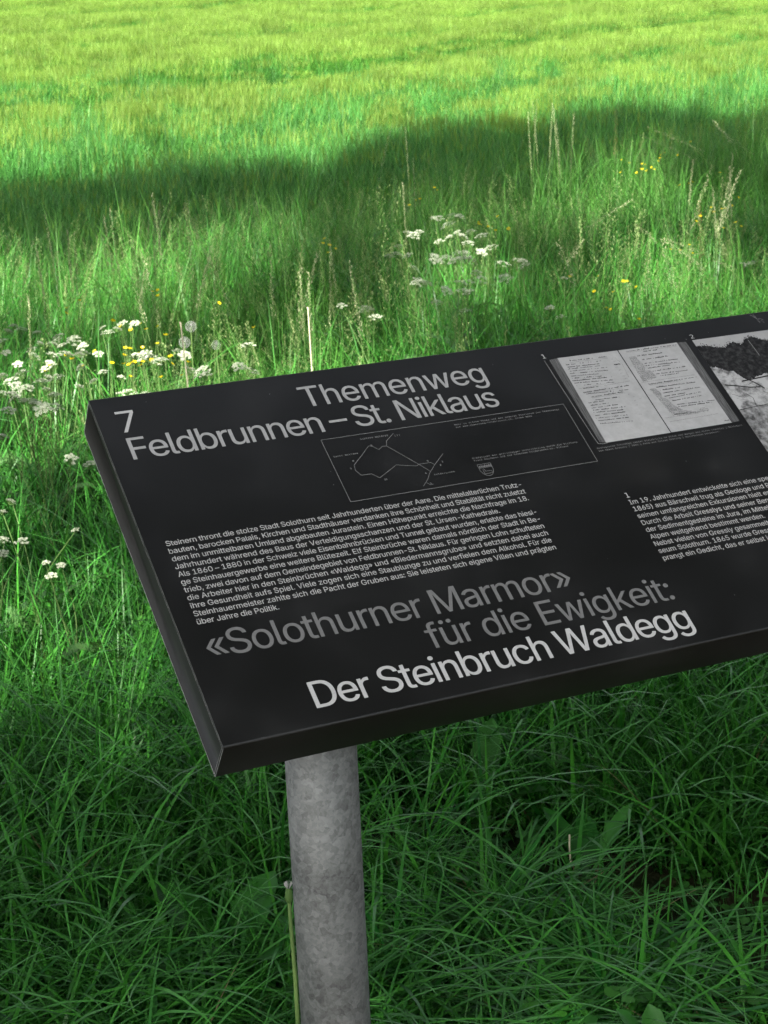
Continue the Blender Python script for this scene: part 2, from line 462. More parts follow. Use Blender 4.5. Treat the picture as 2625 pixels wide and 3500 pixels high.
def cap_height(font, key):
    if key not in CAPH:
        v, _ = raw_text("H", font); CAPH[key] = np.ptp(v[:, 1])
    return CAPH[key]
def text_piece(mb, body, base, u0, u1, cap, font='sans', bold=0.0, mat=0, z=.0003, base1=None):
    """one line of print: ink spans u0..u1 (mm) on the baseline 'base' (mm below the top edge)"""
    fo = F_SANS if font == 'sans' else F_MONO
    s = cap / cap_height(fo, font)
    v, f = raw_text(body, fo, 1.0)
    if u1 is not None and len(body) > 2:
        w1 = np.ptp(v[:, 0]) * s
        v9, f9 = raw_text(body, fo, .9); w9 = np.ptp(v9[:, 0]) * s
        sp = 1 + (u1 - u0 - w1) / ((w1 - w9) / .1)
        sp = min(1.12, max(.86, sp))
        v, f = raw_text(body, fo, sp)
    x0, w = v[:, 0].min(), np.ptp(v[:, 0])
    sx = s if u1 is None else (u1 - u0) / w
    vv = np.c_[(v[:, 0] - x0) * sx + u0, v[:, 1] * s - base, np.full(len(v), z * 1000)]
    if base1 is not None: vv[:, 1] -= (base1 - base) * (vv[:, 0] - u0) / max(1e-6, (u1 - u0))
    vv /= 1000
    dx = bold * cap * .0005
    for q, sh in enumerate((-dx, dx, 0) if bold else (0,)):
        mb.add(vv + [sh, 0, q * .00004], f, mat)
def text_part(name, lines, mat, cap, font='sans', bold=0.0, label=None, parent=None):
    mb = MB()
    for ln in lines: text_piece(mb, *ln[:4], cap, font, bold, base1=ln[4] if len(ln) > 4 else None)
    o = bpart(name, mb.mesh(name, [mat]), parent)
    if label: o["label"] = label
    return o
INK_W = simple_mat("white_print", (.55, .55, .545), .45, .3, noise=.05, nscale=300)
INK_G = simple_mat("grey_print", (.42, .42, .418), .42, .35, noise=.06, nscale=300)
INK_D = simple_mat("dark_grey_print", (.195, .195, .194), .45, .3, noise=.06, nscale=300)
INK_M = simple_mat("pale_grey_print", (.33, .33, .328), .45, .3)
text_part("station_numeral", [("7", 61.4, 25.1, 48.4)], INK_W, 35.7, label="large white numeral 7 in the upper left corner")
text_part("heading", [("Themenweg", 61.5, 269.5, 537.1), ("Feldbrunnen – St. Niklaus", 107.0, 26.4, 534.7)], INK_G, 35.7, bold=.012, label="large grey two-line heading at the top of the board")
text_part("heading", [("«Solothurner Marmor»", 413.0, 23.3, 496.9), ("für die Ewigkeit:", 459.0, 281.5, 618.5)], INK_D, 35.7, bold=.012, label="large dark grey two-line heading near the bottom of the board")
text_part("heading", [("Der Steinbruch Waldegg", 505.0, 118.7, 621.1)], INK_W, 35.7, bold=.02, label="large white bottom heading")
PARA = ["Steinern thront die stolze Stadt Solothurn seit Jahrhunderten über der Aare. Die mittelalterlichen Trutz-",
 "bauten, barocken Palais, Kirchen und Stadthäuser verdanken ihre Schönheit und Stabilität nicht zuletzt",
 "dem im unmittelbaren Umland abgebauten Jurastein. Einen Höhepunkt erreichte die Nachfrage im 18.",
 "Jahrhundert während des Baus der Verteidigungsschanzen und der St. Ursen-Kathedrale.",
 "Als 1860 – 1880 in der Schweiz viele Eisenbahnbrücken und Tunnel gebaut wurden, erlebte das hiesi-",
 "ge Steinhauergewerbe eine weitere Blütezeit. Elf Steinbrüche waren damals nördlich der Stadt in Be-",
 "trieb, zwei davon auf dem Gemeindegebiet von Feldbrunnen-St. Niklaus. Für geringen Lohn schufteten",
 "die Arbeiter hier in den Steinbrüchen «Waldegg» und «Biedermannsgrube» und setzten dabei auch",
 "ihre Gesundheit aufs Spiel. Viele zogen sich eine Staublunge zu und verfielen dem Alkohol. Für die",
 "Steinhauermeister zahlte sich die Pacht der Gruben aus: Sie leisteten sich eigene Villen und prägten",
 "über Jahre die Politik."]
ENDS = [500.9, 501.6, 500.4, 453.2, 501, 500.4, 500.5, 500.3, 499.9, 500.3, 124.3]
text_part("paragraph", [(t, 246.3 + 11.78 * i, 24.4, e) for i, (t, e) in enumerate(zip(PARA, ENDS))], INK_W, 7.55, bold=.008, label="long white paragraph in the left column")
P2L = ["Im 19. Jahrhundert entwickelte sich eine spezielle", "1865) aus Bärschwil trug als Geologe und Paläo-", "seinen umfangreichen Exkursionen hielt er", "Durch die Arbeit Gresslys und seiner Beru",
 "der Sedimentgesteine im Jura, im Mittelland", "Alpen weitgehend bestimmt werden.", "Nebst vielen von Gressly gesammelten", "seum Solothurn. 1865 wurde Gressly", "prangt ein Gedicht, das er selbst in"]
mb = MB(); text_piece(mb, "Alpen weitgehend bestimmt werden.", 0, 0, None, 7.55, bold=.008)
p2s = (811.1 - 633.9) / (np.ptp(np.concatenate(mb.v)[:, 0]) * 1000)
ends2 = []
for t in P2L:
    mb = MB(); text_piece(mb, t, 0, 0, None, 7.55, bold=.008); ends2.append(633.9 + p2s * np.ptp(np.concatenate(mb.v)[:, 0]) * 1000)
mb = MB()
for i, t in enumerate(P2L): text_piece(mb, t, 304.7 + 11.86 * i, 633.9, ends2[i], 7.55, bold=.008)
text_piece(mb, "1", 292.9, 634.2, 639.6, 8.05, 'mono')
o = bpart("paragraph", mb.mesh("paragraph", [INK_W])); o["label"] = "white paragraph in the right column, numbered 1"
for t, b_, u_ in (("1", 33.6, 634.6), ("2", 34.0, 879.2)):
    text_part("figure_number", [(t, b_, u_, u_ + 5.2)], INK_W, 7.6, 'mono')
text_part("caption", [("Geologische Schichten zweier Steinbrüche in Olten und Wangen bei Olten (rechts) | Notizbuch", 205.8, 634.2, 866.9), ("von Amanz Gressly | 1855 | Foto von Silvan Thüring | Naturmuseum Solothurn.", 210.6, 634.3, 827)], INK_M, 2.4, 'mono')
# --- trail map
def ribbon(mb, pts, w, z=.3, mat=0):
    p = np.array(pts, dtype=float); p[:, 1] *= -1
    t = np.gradient(p, axis=0) if len(p) > 2 else np.repeat((p[1] - p[0])[None], 2, 0)
    nn = np.c_[-t[:, 1], t[:, 0]]; nn /= np.linalg.norm(nn, axis=1)[:, None] + 1e-9
    a, b = p + nn * w / 2, p - nn * w / 2; m_ = len(p)
    v = np.c_[np.r_[a, b], np.full(2 * m_, z)] / 1000
    i = np.arange(m_ - 1)
    mb.add(v, np.stack([i + m_, i + m_ + 1, i + 1, i], -1), mat)
def segs(mb, pts, w, z=.3, mat=0):
    for a, b in zip(pts[:-1], pts[1:]): ribbon(mb, [a, b], w, z, mat)
mb = MB(); segs(mb, [(268.9, 120), (624.3, 119.8), (624.3, 225.7), (268.9, 225.7), (268.9, 120)], .5)
tmap = bpart("trail_map", mb.mesh("trail_map", [INK_M])); tmap["label"] = "thin framed box with the line map of the trail"
mb = MB()
for R_ in ([(368.1, 126.4), (353.6, 137.6), (350.5, 145.9), (345.0, 145.2), (337.7, 149.9), (332.8, 143.9), (327.1, 141.1), (312.6, 154.3), (295.9, 168.6), (294.3, 177.3), (298.9, 186.8), (312.7, 186.9), (320.8, 195.5), (350.6, 178.9), (363.2, 182.7), (376.5, 185.7), (380.1, 183.7), (397.1, 183.9), (401.0, 188.4)],
           [(350.5, 145.9), (380.1, 183.7), (390.6, 197.9)], [(419.9, 172.3), (401.0, 188.4), (388.1, 201.1), (381.9, 209.9), (371.6, 219.9)], [(377.2, 214.4), (381.8, 219.6), (385.9, 219.1)]):
    segs(mb, R_, .42)
bpart("trail_line", mb.mesh("trail_line", [INK_M]), tmap)
mb = MB()
for t, b_, a_, e_ in (("Schloss Waldegg", 129.3, 320.4, 359.2), ("[7]", 132.1, 368.1, 374.9), ("Sankt Niklaus", 151.4, 274.8, 308.3), ("Feldbrunnen", 205.7, 393.6, 422.0)):
    mb = MB(); text_piece(mb, t, b_, a_, e_, 2.4, 'mono'); bpart("place_name", mb.mesh("place_name", [INK_M]), tmap)
mb = MB()
for t, x_, y_ in (("6", 331.1, 141.2), ("8", 297.4, 162.1), ("9", 289.6, 173.7), ("10", 326.4, 199.6), ("5", 394.2, 181), ("4", 383.3, 200.2), ("1", 413.3, 185.7), ("2", 408.4, 190.6), ("3", 382.9, 217.2)):
    mb = MB(); text_piece(mb, t, y_ + 1, x_ - 1, x_ + (1 if len(t) < 2 else 3), 2.6, 'mono'); bpart("station_number", mb.mesh("station_number", [INK_M]), tmap)
for q_, (t, b_, a_, e_) in enumerate((("Mehr zu diesem Thema und den anderen Stationen des Themenwegs", 129, 455.8, 613.4), ("auf www.themenweg-feldbrunnen.ch. Stand 2025", 133.5, 455.8, 569.7),
                      ("Ermöglicht mit grosszügiger Unterstützung durch die Stiftung", 189.4, 455.7, 611.2), ("Franz Kaufmann und die Gemeinde Feldbrunnen-St. Niklaus", 193.7, 455.9, 595.6))):
    if q_ % 2 == 0: mb = MB()
    text_piece(mb, t, b_, a_, e_, 2.4, 'mono')
    if q_ % 2: bpart("small_print", mb.mesh("small_print", [INK_M]), tmap)
mb = MB()
sh = [(456.6, 199.8), (476, 199.8), (475.6, 210.5), (473.6, 216), (470.2, 219.2), (466.4, 220.4), (462.5, 219.2), (459, 216), (457, 210.5), (456.6, 199.8)]
segs(mb, sh, .4); segs(mb, [(456.8, 206), (475.8, 206)], .4)
segs(mb, [(461, 216.5), (461, 209.5), (462.3, 207.6), (463.6, 209.5), (463.6, 212.2), (472.2, 212.2), (472.2, 216.2), (461, 216.5)], .4)
for q in range(7): ribbon(mb, [(458.2 + q * 2.6, 205), (459 + q * 2.6, 202 - (q % 2) * .9), (460 + q * 2.6, 205)], .9)
bpart("crest", mb.mesh("crest", [INK_M]), tmap)
# --- picture of the open notebook
def poly(mb, pts, z, mat=0):
    p = np.array(pts, dtype=float)
    if np.sum(p[:, 0] * np.roll(p[:, 1], -1) - p[:, 1] * np.roll(p[:, 0], -1)) > 0: p = p[::-1]
    mb.add(np.c_[p[:, 0], -p[:, 1], np.full(len(p), z)] / 1000, [np.arange(len(p))[None]], mat)
def print_mat(name, lo, hi, scale, detail=8, contrast=(.35, .65), stretch=None):
    m, nt, N, L, b = nodes_of(name)
    tc = N.new("ShaderNodeTexCoord"); nz = N.new("ShaderNodeTexNoise"); nz.inputs["Scale"].default_value = scale; nz.inputs["Detail"].default_value = detail; nz.inputs["Roughness"].default_value = .65
    src = tc.outputs["Object"]
    if stretch:
        mp = N.new("ShaderNodeMapping"); mp.inputs["Scale"].default_value = stretch; L.new(src, mp.inputs[0]); src = mp.outputs[0]
    L.new(src, nz.inputs["Vector"])
    r = N.new("ShaderNodeMapRange"); r.inputs[1].default_value, r.inputs[2].default_value = contrast; r.inputs[3].default_value, r.inputs[4].default_value = lo, hi
    L.new(nz.outputs[0], r.inputs[0])
    cb = N.new("ShaderNodeCombineColor"); [L.new(r.outputs[0], cb.inputs[i]) for i in range(3)]
    L.new(cb.outputs[0], b.inputs["Base Color"]); b.inputs["Roughness"].default_value = .45; b.inputs["Specular IOR Level"].default_value = .3
    return m
PAGE = print_mat("printed_paper", .42, .5, 60, 6)
PEDGE = print_mat("printed_page_edges", .03, .2, 130, 4, (.3, .7), (5, .25, 1))
COVER = print_mat("printed_cover", .008, .02, 200)
INK_K = simple_mat("printed_ink", (.02, .02, .02), .5, .3)
INK_K2 = simple_mat("printed_pencil", (.08, .08, .08), .5, .3)
mb = MB(); poly(mb, [(637, 36.8), (652, 36.2), (653, 198.5), (641, 197.8), (639.5, 194), (637.8, 120)], .2)
nb = bpart("notebook_picture", mb.mesh("notebook_picture", [COVER])); nb["label"] = "printed picture of an open handwritten notebook"
mb = MB(); cv = [(634.6, 37.5), (635.2, 60), (635.8, 85), (637, 110), (637.4, 135), (638.2, 160), (638.8, 180), (640.2, 196.6), (646, 198.3), (654, 198.2)]
ribbon(mb, cv, .7, .25); bpart("cover_rim", mb.mesh("cover_rim", [INK_M]), nb)
mb = MB(); poly(mb, [(642.2, 37.4), (656.2, 36.6), (652.5, 197.6), (643.6, 194.9)], .3); bpart("page_edge", mb.mesh("page_edge", [PEDGE]), nb)
mb = MB(); poly(mb, [(851.3, 37.8), (866.6, 38.6), (867.2, 196.8), (853.6, 197.8)], .3)
bpart("page_edge", mb.mesh("page_edge", [PEDGE]), nb)
mb = MB(); poly(mb, [(655.9, 36.4), (752.2, 37.4), (753.6, 198.2), (652, 197.5)], .36)
bpart("page", mb.mesh("page", [PAGE]), nb)
mb = MB(); poly(mb, [(753.9, 37.5), (851.5, 37.6), (853.9, 197.7), (755.2, 197.8)], .36)
bpart("page", mb.mesh("page", [PAGE]), nb)
mb = MB(); ribbon(mb, [(753.1, 36.9), (754.5, 198.6)], 1.1, .42); bpart("gutter", mb.mesh("gutter", [INK_K]), nb)
HWL = [(672, 44.8, 730.1, 46.6), (662.8, 51.4, 718.5, 52.7), (663, 55.9, 717.1, 57.8), (662.3, 59.6, 718.8, 61.7), (662.6, 63.8, 721.4, 66), (660.5, 68.1, 720.8, 71.8), (660.4, 73, 701.9, 75.9), (659.5, 77.2, 704.2, 80.7), (658.3, 82, 719, 84.7), (658.5, 86.3, 718.4, 90.5), (659.4, 91.7, 718.5, 94.9), (666.8, 98.2, 690.3, 98.6), (663.2, 105.4, 740, 104.5), (666.2, 108.8, 731.4, 111.7), (671.1, 115.4, 722.7, 114.6), (673.8, 121.6, 711.3, 122.6), (661.5, 125.1, 686.2, 125.3), (662.5, 130.1, 690.7, 130.4), (661.2, 135, 711.7, 135.6), (661.4, 139.2, 711.2, 141.2), (660.5, 143.3, 706.3, 146), (660, 148.9, 706.4, 150.3), (658.7, 153.7, 706.9, 156.1), (659.7, 158.6, 708.2, 160.6), (660.3, 164.3, 710.2, 168),
 (765, 42, 848.9, 42.4), (791.6, 46.5, 813.9, 46.6), (777, 53.1, 818.9, 53.5), (781.2, 61.3, 824.8, 61.2), (781.4, 68.9, 835.5, 69.1), (780.6, 73.2, 837, 75.4), (781.9, 78.5, 818, 78.2), (785.7, 85.1, 840.4, 85), (788.7, 91, 840.1, 92.5), (793.7, 95.4, 823.4, 95.6), (767.4, 107.9, 846.9, 107.1), (775.7, 115.2, 839.3, 116.2), (778.3, 121.6, 811.5, 121.6), (780.2, 127.2, 843.4, 126.7), (779.3, 133.4, 812.6, 132.9), (784.2, 137.8, 838.6, 135.2), (787.2, 143.5, 834.8, 141.9), (790.2, 151.3, 851.8, 153.7), (790.3, 155.6, 843.9, 156.7), (776.2, 168, 807.4, 168.8), (844.2, 192.9, 852.8, 193)]
mb = MB(); hr = random.Random(3)
for x0, y0, x1, y1 in HWL:
    x = x0; word = []
    big = x1 - x0 > 60 and y0 < 50
    left = x0 < 740
    while x < x1:
        y = y0 + (y1 - y0) * (x - x0) / (x1 - x0)
        amp = hr.choice((.5, .6, .7, .8, 1.7 if hr.random() < .5 else .8)) * (1.25 if big else 1)
        word.append((x, y + .2)); word.append((x + .35, y - amp * 1.2)); word.append((x + .75, y - amp * .2))
        x += hr.uniform(.85, 1.35)
        if hr.random() < .13 or x >= x1:
            if len(word) > 2: ribbon(mb, word, hr.uniform(.5, .9), .42, 0)
            word = []; x += hr.uniform(1.2, 3.0) + (hr.uniform(2, 9) if left and hr.random() < .15 else 0)
    if len(word) > 2: ribbon(mb, word, .3, .42)
for a in [(671, 47.6, 731, 49), (660, 97, 704, 95), (663, 106.5, 719, 107.5), (671, 117, 724, 116.5), (764, 44, 850, 44.6), (758, 102.3, 846, 102.2), (767, 109.5, 820, 109.2), (759.7, 171.5, 812, 171.7), (762.8, 179.2, 842.7, 178.2), (700, 98, 742, 96.5)]:
    ribbon(mb, [a[:2], a[2:]], .28, .42, 1)
for x_, y_ in ((736, 52), (737, 57), (738, 62), (735, 68), (737, 74), (736, 80), (737, 86), (738, 91), (728, 120), (733, 126), (731, 133), (729, 141), (741, 130), (725, 158)):
    ribbon(mb, [(x_ + hr.uniform(-2, 0) + d * .6, y_ + (d % 2) * 1.3 - .6) for d in range(hr.randint(4, 8))], .26, .42, 1)
ribbon(mb, [(734, 62.5), (737, 63.4), (741, 62.6), (744, 63.4)], 1.6, .43, 0)
segs(mb, [(742, 50), (747, 62), (744, 90)], .25, .42, 1)
bpart("handwriting", mb.mesh("handwriting", [INK_K, INK_K2]), nb)
def in_poly(pt, pg):
    c = False; x, y = pt
    for (xa, ya), (xb, yb) in zip(pg, pg[1:] + pg[:1]):
        if (ya > y) != (yb > y) and x < (xb - xa) * (y - ya) / (yb - ya) + xa: c = not c
    return c
mb = MB()
for pg in ([(763.1, 52.2), (774.2, 52.6), (779.5, 71.5), (774.8, 82.6), (783.4, 82.6), (786.9, 96.6), (760.9, 101.8), (761.3, 80.3)],
           [(763.5, 116), (773.8, 116.4), (777.7, 127.3), (773.4, 135.2), (780, 136.4), (785.1, 151.8), (794, 162.1), (812.6, 168.4), (825.1, 161.4), (833.4, 166.4), (831.5, 171.8), (772.8, 169.7), (769.6, 149)]):
    ys = [p[1] for p in pg]; y = min(ys) + .8
    while y < max(ys):
        run = []
        for x in np.arange(755, 840, .8):
            if in_poly((x, y), pg): run.append((x, y + hr.uniform(-.15, .15)))
            else:
                if len(run) > 2: ribbon(mb, run, .45, .44, 0)
                run = []
            if run and hr.random() < .2: ribbon(mb, [(x, y), (x + .2, y + 2)], .3, .44, 0)
        if len(run) > 2: ribbon(mb, run, .45, .44, 0)
        y += hr.uniform(1.3, 2.3)
bpart("rock_sketch", mb.mesh("rock_sketch", [INK_K2]), nb)
# --- picture of the quarry
QSKY = print_mat("printed_sky", .37, .43, 40)
QTREE = print_mat("printed_trees", .008, .09, 130, 10, (.45, .75))
QROCK = print_mat("printed_rock", .1, .5, 45, 12, (.36, .52))
QGRND = print_mat("printed_rubble", .06, .4, 90, 12, (.38, .64))
q0, q1, qt, qb = 878.2, 1128.0, 37.3, 257.5
mb = MB(); poly(mb, [(q0, qt), (q1, qt), (q1, qb), (q0, qb)], .2)
qp = bpart("quarry_picture", mb.mesh("quarry_picture", [QSKY])); qp["label"] = "black and white printed picture of a quarry with trees above pale rock"
def ragged(xs, ys, amp, step=1.2):
    x = np.arange(xs[0], xs[-1], step); return [(a, float(np.interp(a, xs, ys)) + hr.gauss(0, amp)) for a in x] + [(xs[-1], ys[-1])]
top = ragged([q0, 886, 896, 912, 922, 932, 942, 951, 960, 974, 986, 999, 1020, 1050, 1080, q1], [49, 50, 52, 58, 59, 54, 51, 58, 51, 44, 52, 58, 50, 54, 46, 52], 1.1)
mb = MB(); poly(mb, top + [(q1, 140), (q0, 140)], .26)
for k_ in range(420):
    x_, y_ = top[hr.randrange(len(top) - 1)]; y_ += hr.gauss(1.0, 2.6); r_ = hr.uniform(.35, 1.3); x_ += hr.uniform(-1, 1)
    if x_ - r_ > q0 and y_ - r_ > qt + .5: poly(mb, [(x_ + r_ * hr.uniform(.5, 1.1) * math.cos(a_), y_ + r_ * hr.uniform(.5, 1.1) * math.sin(a_)) for a_ in np.arange(7) * .897], .27 + k_ * .0001)
bpart("printed_trees", mb.mesh("printed_trees", [QTREE]), qp)
rk = ragged([q0, 890, 900, 910, 917, 924, 940, 962, 990, 1030, q1], [93, 96, 104, 106, 120, 128, 122, 118, 126, 118, 130], 1.0)
mb = MB(); poly(mb, rk + [(q1, 190), (q0, 190)], .32); bpart("printed_rock", mb.mesh("printed_rock", [QROCK]), qp)
gd = ragged([q0, 900, 930, 970, 1020, q1], [177, 174, 176, 172, 180, 176], .5)
mb = MB(); poly(mb, gd + [(q1, qb), (q0, qb)], .38); bpart("printed_rubble", mb.mesh("printed_rubble", [QGRND]), qp)
mb = MB(); ribbon(mb, [(882, 129), (900, 134), (918, 140), (935, 142)], 2.2, .44); ribbon(mb, [(920, 122), (932, 134), (940, 146)], 2.4, .45); ribbon(mb, [(912, 127), (960, 124)], 2.4, .46)
ribbon(mb, [(q0, 177.5), (930, 175)], 1.0, .44); ribbon(mb, [(905, 150), (912, 160), (909, 172)], .8, .45)
bpart("printed_beam", mb.mesh("printed_beam", [COVER]), qp)
mb = MB()
for k_ in range(26):
    x_, y_ = hr.uniform(880, 1090), hr.uniform(122, 172); p_ = [(x_, y_)]
    for _ in range(hr.randint(2, 5)): x_ += hr.uniform(1, 6); y_ += hr.uniform(-3, 4); p_.append((x_, y_))
    if max(p[0] for p in p_) < q1 - 2: ribbon(mb, p_, hr.uniform(.3, .8), .43)
bpart("printed_crack", mb.mesh("printed_crack", [COVER]), qp)["kind"] = "stuff"
mb = MB(); ribbon(mb, [(967, 52), (968, 84)], .7, .44); bpart("printed_trunk", mb.mesh("printed_trunk", [INK_M]), qp)
# --- scuffs
mb = MB()
for _ in range(26):
    t = hr.random(); x, y = 999 + 13 * t + hr.gauss(0, 1.5), 4 + 14 * t + hr.gauss(0, 2.5)
    ribbon(mb, [(x, y), (x + hr.uniform(.5, 2.2), y + hr.uniform(1, 3.5))], hr.uniform(.3, 1.0), .15)
for x, y in ((557.2, 30.9), (258.1, 193.6), (231.5, 29.5), (750.1, 249.2), (78, 93), (262, 172), (912, 26), (870, 33), (838, 26), (700, 470), (560, 380), (330, 440), (70, 15)):
    ribbon(mb, [(x, y), (x + hr.uniform(-.8, .8), y + hr.uniform(.8, 2.2))], hr.uniform(.4, 1.1), .15)
for _ in range(150):
    x, y = hr.uniform(5, 1100), hr.uniform(4, 524); ribbon(mb, [(x, y), (x + hr.uniform(-.3, .3), y + hr.uniform(.2, .7))], hr.uniform(.15, .4), .15, 1)
for _ in range(60):
    x = hr.uniform(5, 1100); ribbon(mb, [(x, 526.2), (x + hr.uniform(.5, 6), 526.2 + hr.uniform(-.2, .2))], hr.uniform(.15, .5), .02, 1)
bpart("scuff_mark", mb.mesh("scuff_mark", [simple_mat("pale_scuff", (.2, .2, .2), .7, .2), simple_mat("faint_scuff", (.1, .1, .1), .7, .2)]), panel)["kind"] = "stuff"
bpy.data.objects.remove(tmp)

# ------------------------------------------------------------------ grass prototypes
def blades(mb, base, az, lean, length, width, bend, seg=6, twist=0.0, mat=0, tone=None, power=1.4, fold=0.0):
    n = len(base); s = np.linspace(0, 1, seg + 1)
    th = lean[:, None] + bend[:, None] * s[None] ** power
    ds = length[:, None] / seg
    r = np.cumsum(np.c_[np.zeros(n), np.sin(th[:, :-1] * .5 + th[:, 1:] * .5) * ds], 1)
    z = np.cumsum(np.c_[np.zeros(n), np.cos(th[:, :-1] * .5 + th[:, 1:] * .5) * ds], 1)
    ca, sa = np.cos(az)[:, None], np.sin(az)[:, None]
    c = np.stack([base[:, 0:1] + r * ca, base[:, 1:2] + r * sa, base[:, 2:3] + z], -1)
    tw = rng.uniform(-1, 1, n)[:, None] * twist * s[None]
    side = np.stack([-sa * np.cos(tw) , ca * np.cos(tw), np.sin(tw)], -1)
    w = width[:, None] * np.minimum(1, .55 + 1.6 * s)[None] * np.clip(1 - s, 0, 1)[None] ** .55 * .5
    w = np.maximum(w, .00015)
    a, b = c + side * w[..., None], c - side * w[..., None]
    v = np.stack([a, b], 2).reshape(-1, 3)
    i = (np.arange(n)[:, None] * (seg + 1) + np.arange(seg)[None]) * 2
    f = np.stack([i, i + 1, i + 3, i + 2], -1).reshape(-1, 4)
    if tone is None: tone = rng.random(n)
    mb.add(v, f, mat, tone=np.repeat(tone, (seg + 1) * 2), along=np.tile(np.repeat(s, 2), n))
    return c

def disc_pts(n, r):
    a = rng.uniform(0, 2 * np.pi, n); q = np.sqrt(rng.random(n)) * r
    return np.c_[np.cos(a) * q, np.sin(a) * q, np.full(n, -.01)]
U = lambda n, a, b: rng.uniform(a, b, n)

def tuft_wide(kind=0):
    mb = MB(); n = 11
    blades(mb, disc_pts(n, .045), U(n, 0, 6.28), U(n, .05, .5), U(n, .18, .42), U(n, .0045, .0098), U(n, .7, 2.7), 9, .7, power=1.7)
    n = 7
    blades(mb, disc_pts(n, .06), U(n, 0, 6.28), U(n, .05, .7), U(n, .1, .3), U(n, .002, .0048), U(n, .2, 1.8), 6, .6)
    if rng.random() < .5:
        blades(mb, disc_pts(1, .05), U(1, 0, 6.28), U(1, .5, 1.2), U(1, .15, .3), U(1, .003, .005), U(1, .2, 1.4), 6, .6, 1)
    return mb.mesh("wide_tuft", [M['grass'], M['dry']])
def tuft_fine():
    mb = MB(); n = 20
    blades(mb, disc_pts(n, .06), U(n, 0, 6.28), U(n, .02, .45), U(n, .22, .6), U(n, .0022, .0065), U(n, .1, 1.8), 6, .7)
    return mb.mesh("fine_tuft", [M['fine']])
def tuft_strap():
    mb = MB(); n = 14
    blades(mb, disc_pts(n, .05), U(n, 0, 6.28), U(n, .03, .3), U(n, .35, .62), U(n, .003, .0075), U(n, .2, 1.7), 7, .6)
    return mb.mesh("strap_tuft", [M['grass']])
def tuft_clover():
    mb = MB()
    for _ in range(9):
        b = disc_pts(1, .09)[0]; h = rng.uniform(.03, .11); a0 = rng.uniform(0, 6.28); c = b + [rng.normal(0, .015), rng.normal(0, .015), h]
        mb.tube([b, c], .0008, 3, tone=.5, along=.3)
        nl = 3 if rng.random() < .6 else 5; r = rng.uniform(.008, .017); t = rng.random()
        for k in range(nl):
            a = a0 + k * 2 * np.pi / nl; d = np.array([math.cos(a), math.sin(a), rng.uniform(-.25, .25)]); s = np.array([-math.sin(a), math.cos(a), 0])
            v = [c, c + d * r * .9 + s * r * .62, c + d * r * 1.5 + s * r * .35, c + d * r * 1.5 - s * r * .35, c + d * r * .9 - s * r * .62]
            mb.add(v, [[[0, 1, 2, 3, 4]]], tone=t, along=.2)
    return mb.mesh("clover_patch", [M['clover']])
def tuft_feather():
    mb = MB()
    for _ in range(5):
        az = rng.uniform(0, 6.28); ln = rng.uniform(.18, .38); p0 = disc_pts(1, .04)[0]
        s = np.linspace(0, 1, 8); th = rng.uniform(.1, .4) + 1.2 * s ** 1.3
        r = np.cumsum(np.sin(th)) * ln / 8; z = np.cumsum(np.cos(th)) * ln / 8
        c = p0 + np.c_[r * math.cos(az), r * math.sin(az), z]
        mb.tube(c, np.linspace(.0016, .0006, 8), 3, tone=.6, along=.2); t = rng.random()
        for k in range(2, 8):
            for sg in (-1, 1):
                L_ = ln * .34 * (1 - (k - 2) / 8); d = np.array([math.cos(az + sg * 1.0), math.sin(az + sg * 1.0), rng.uniform(-.2, .25)])
                for q in range(7):
                    pp = c[k] + d * L_ * (q + 1) / 7; m_ = .014 * (1 - q / 9)
                    for s2 in (-1, 1):
                        e = np.array([math.cos(az + sg * 1.0 + s2 * .9), math.sin(az + sg * 1.0 + s2 * .9), rng.uniform(-.3, .3)]) * m_
                        w = np.array([-e[1], e[0], .2 * m_]) * .22
                        mb.add([pp, pp + e * .5 + w, pp + e, pp + e * .5 - w], [[[0, 1, 2, 3]]], tone=t, along=.3)
    return mb.mesh("feathery_tuft", [M['feather']])
def spikelets(mb, c, n_sp, spread, size, mat, droop=.2):
    """seed spikelets along the polyline c"""
    for q in range(n_sp):
        t = (q + rng.random()) / n_sp; i = t * (len(c) - 1); i0 = min(int(i), len(c) - 2); p = c[i0] + (c[i0 + 1] - c[i0]) * (i - i0)
        ax = (c[i0 + 1] - c[i0]); ax = ax / np.linalg.norm(ax); a = rng.uniform(0, 6.28)
        d = np.array([math.cos(a), math.sin(a), 0]); sprd = spread * (1 - .6 * t) * rng.uniform(.4, 1)
        p2 = p + d * sprd + ax * sprd * .8 - np.array([0, 0, droop * sprd])
        e = ax * .8 + d * .45; e = e / np.linalg.norm(e) * size * rng.uniform(.7, 1.3)
        for w0 in (np.cross(e, [0, 0, 1.0]), np.cross(e, [1.0, .3, 0])):
            w = w0 / (np.linalg.norm(w0) + 1e-9) * size * .16
            mb.add([p2, p2 + e * .45 + w, p2 + e, p2 + e * .45 - w], [[[0, 1, 2, 3]]], mat, tone=rng.random(), along=.5)
        if sprd > .006:
            w = np.array([.0002, 0, .0002]); mb.add([p - w, p + w, p2 + w, p2 - w], [[[0, 1, 2, 3]]], mat, tone=.3, along=.5)
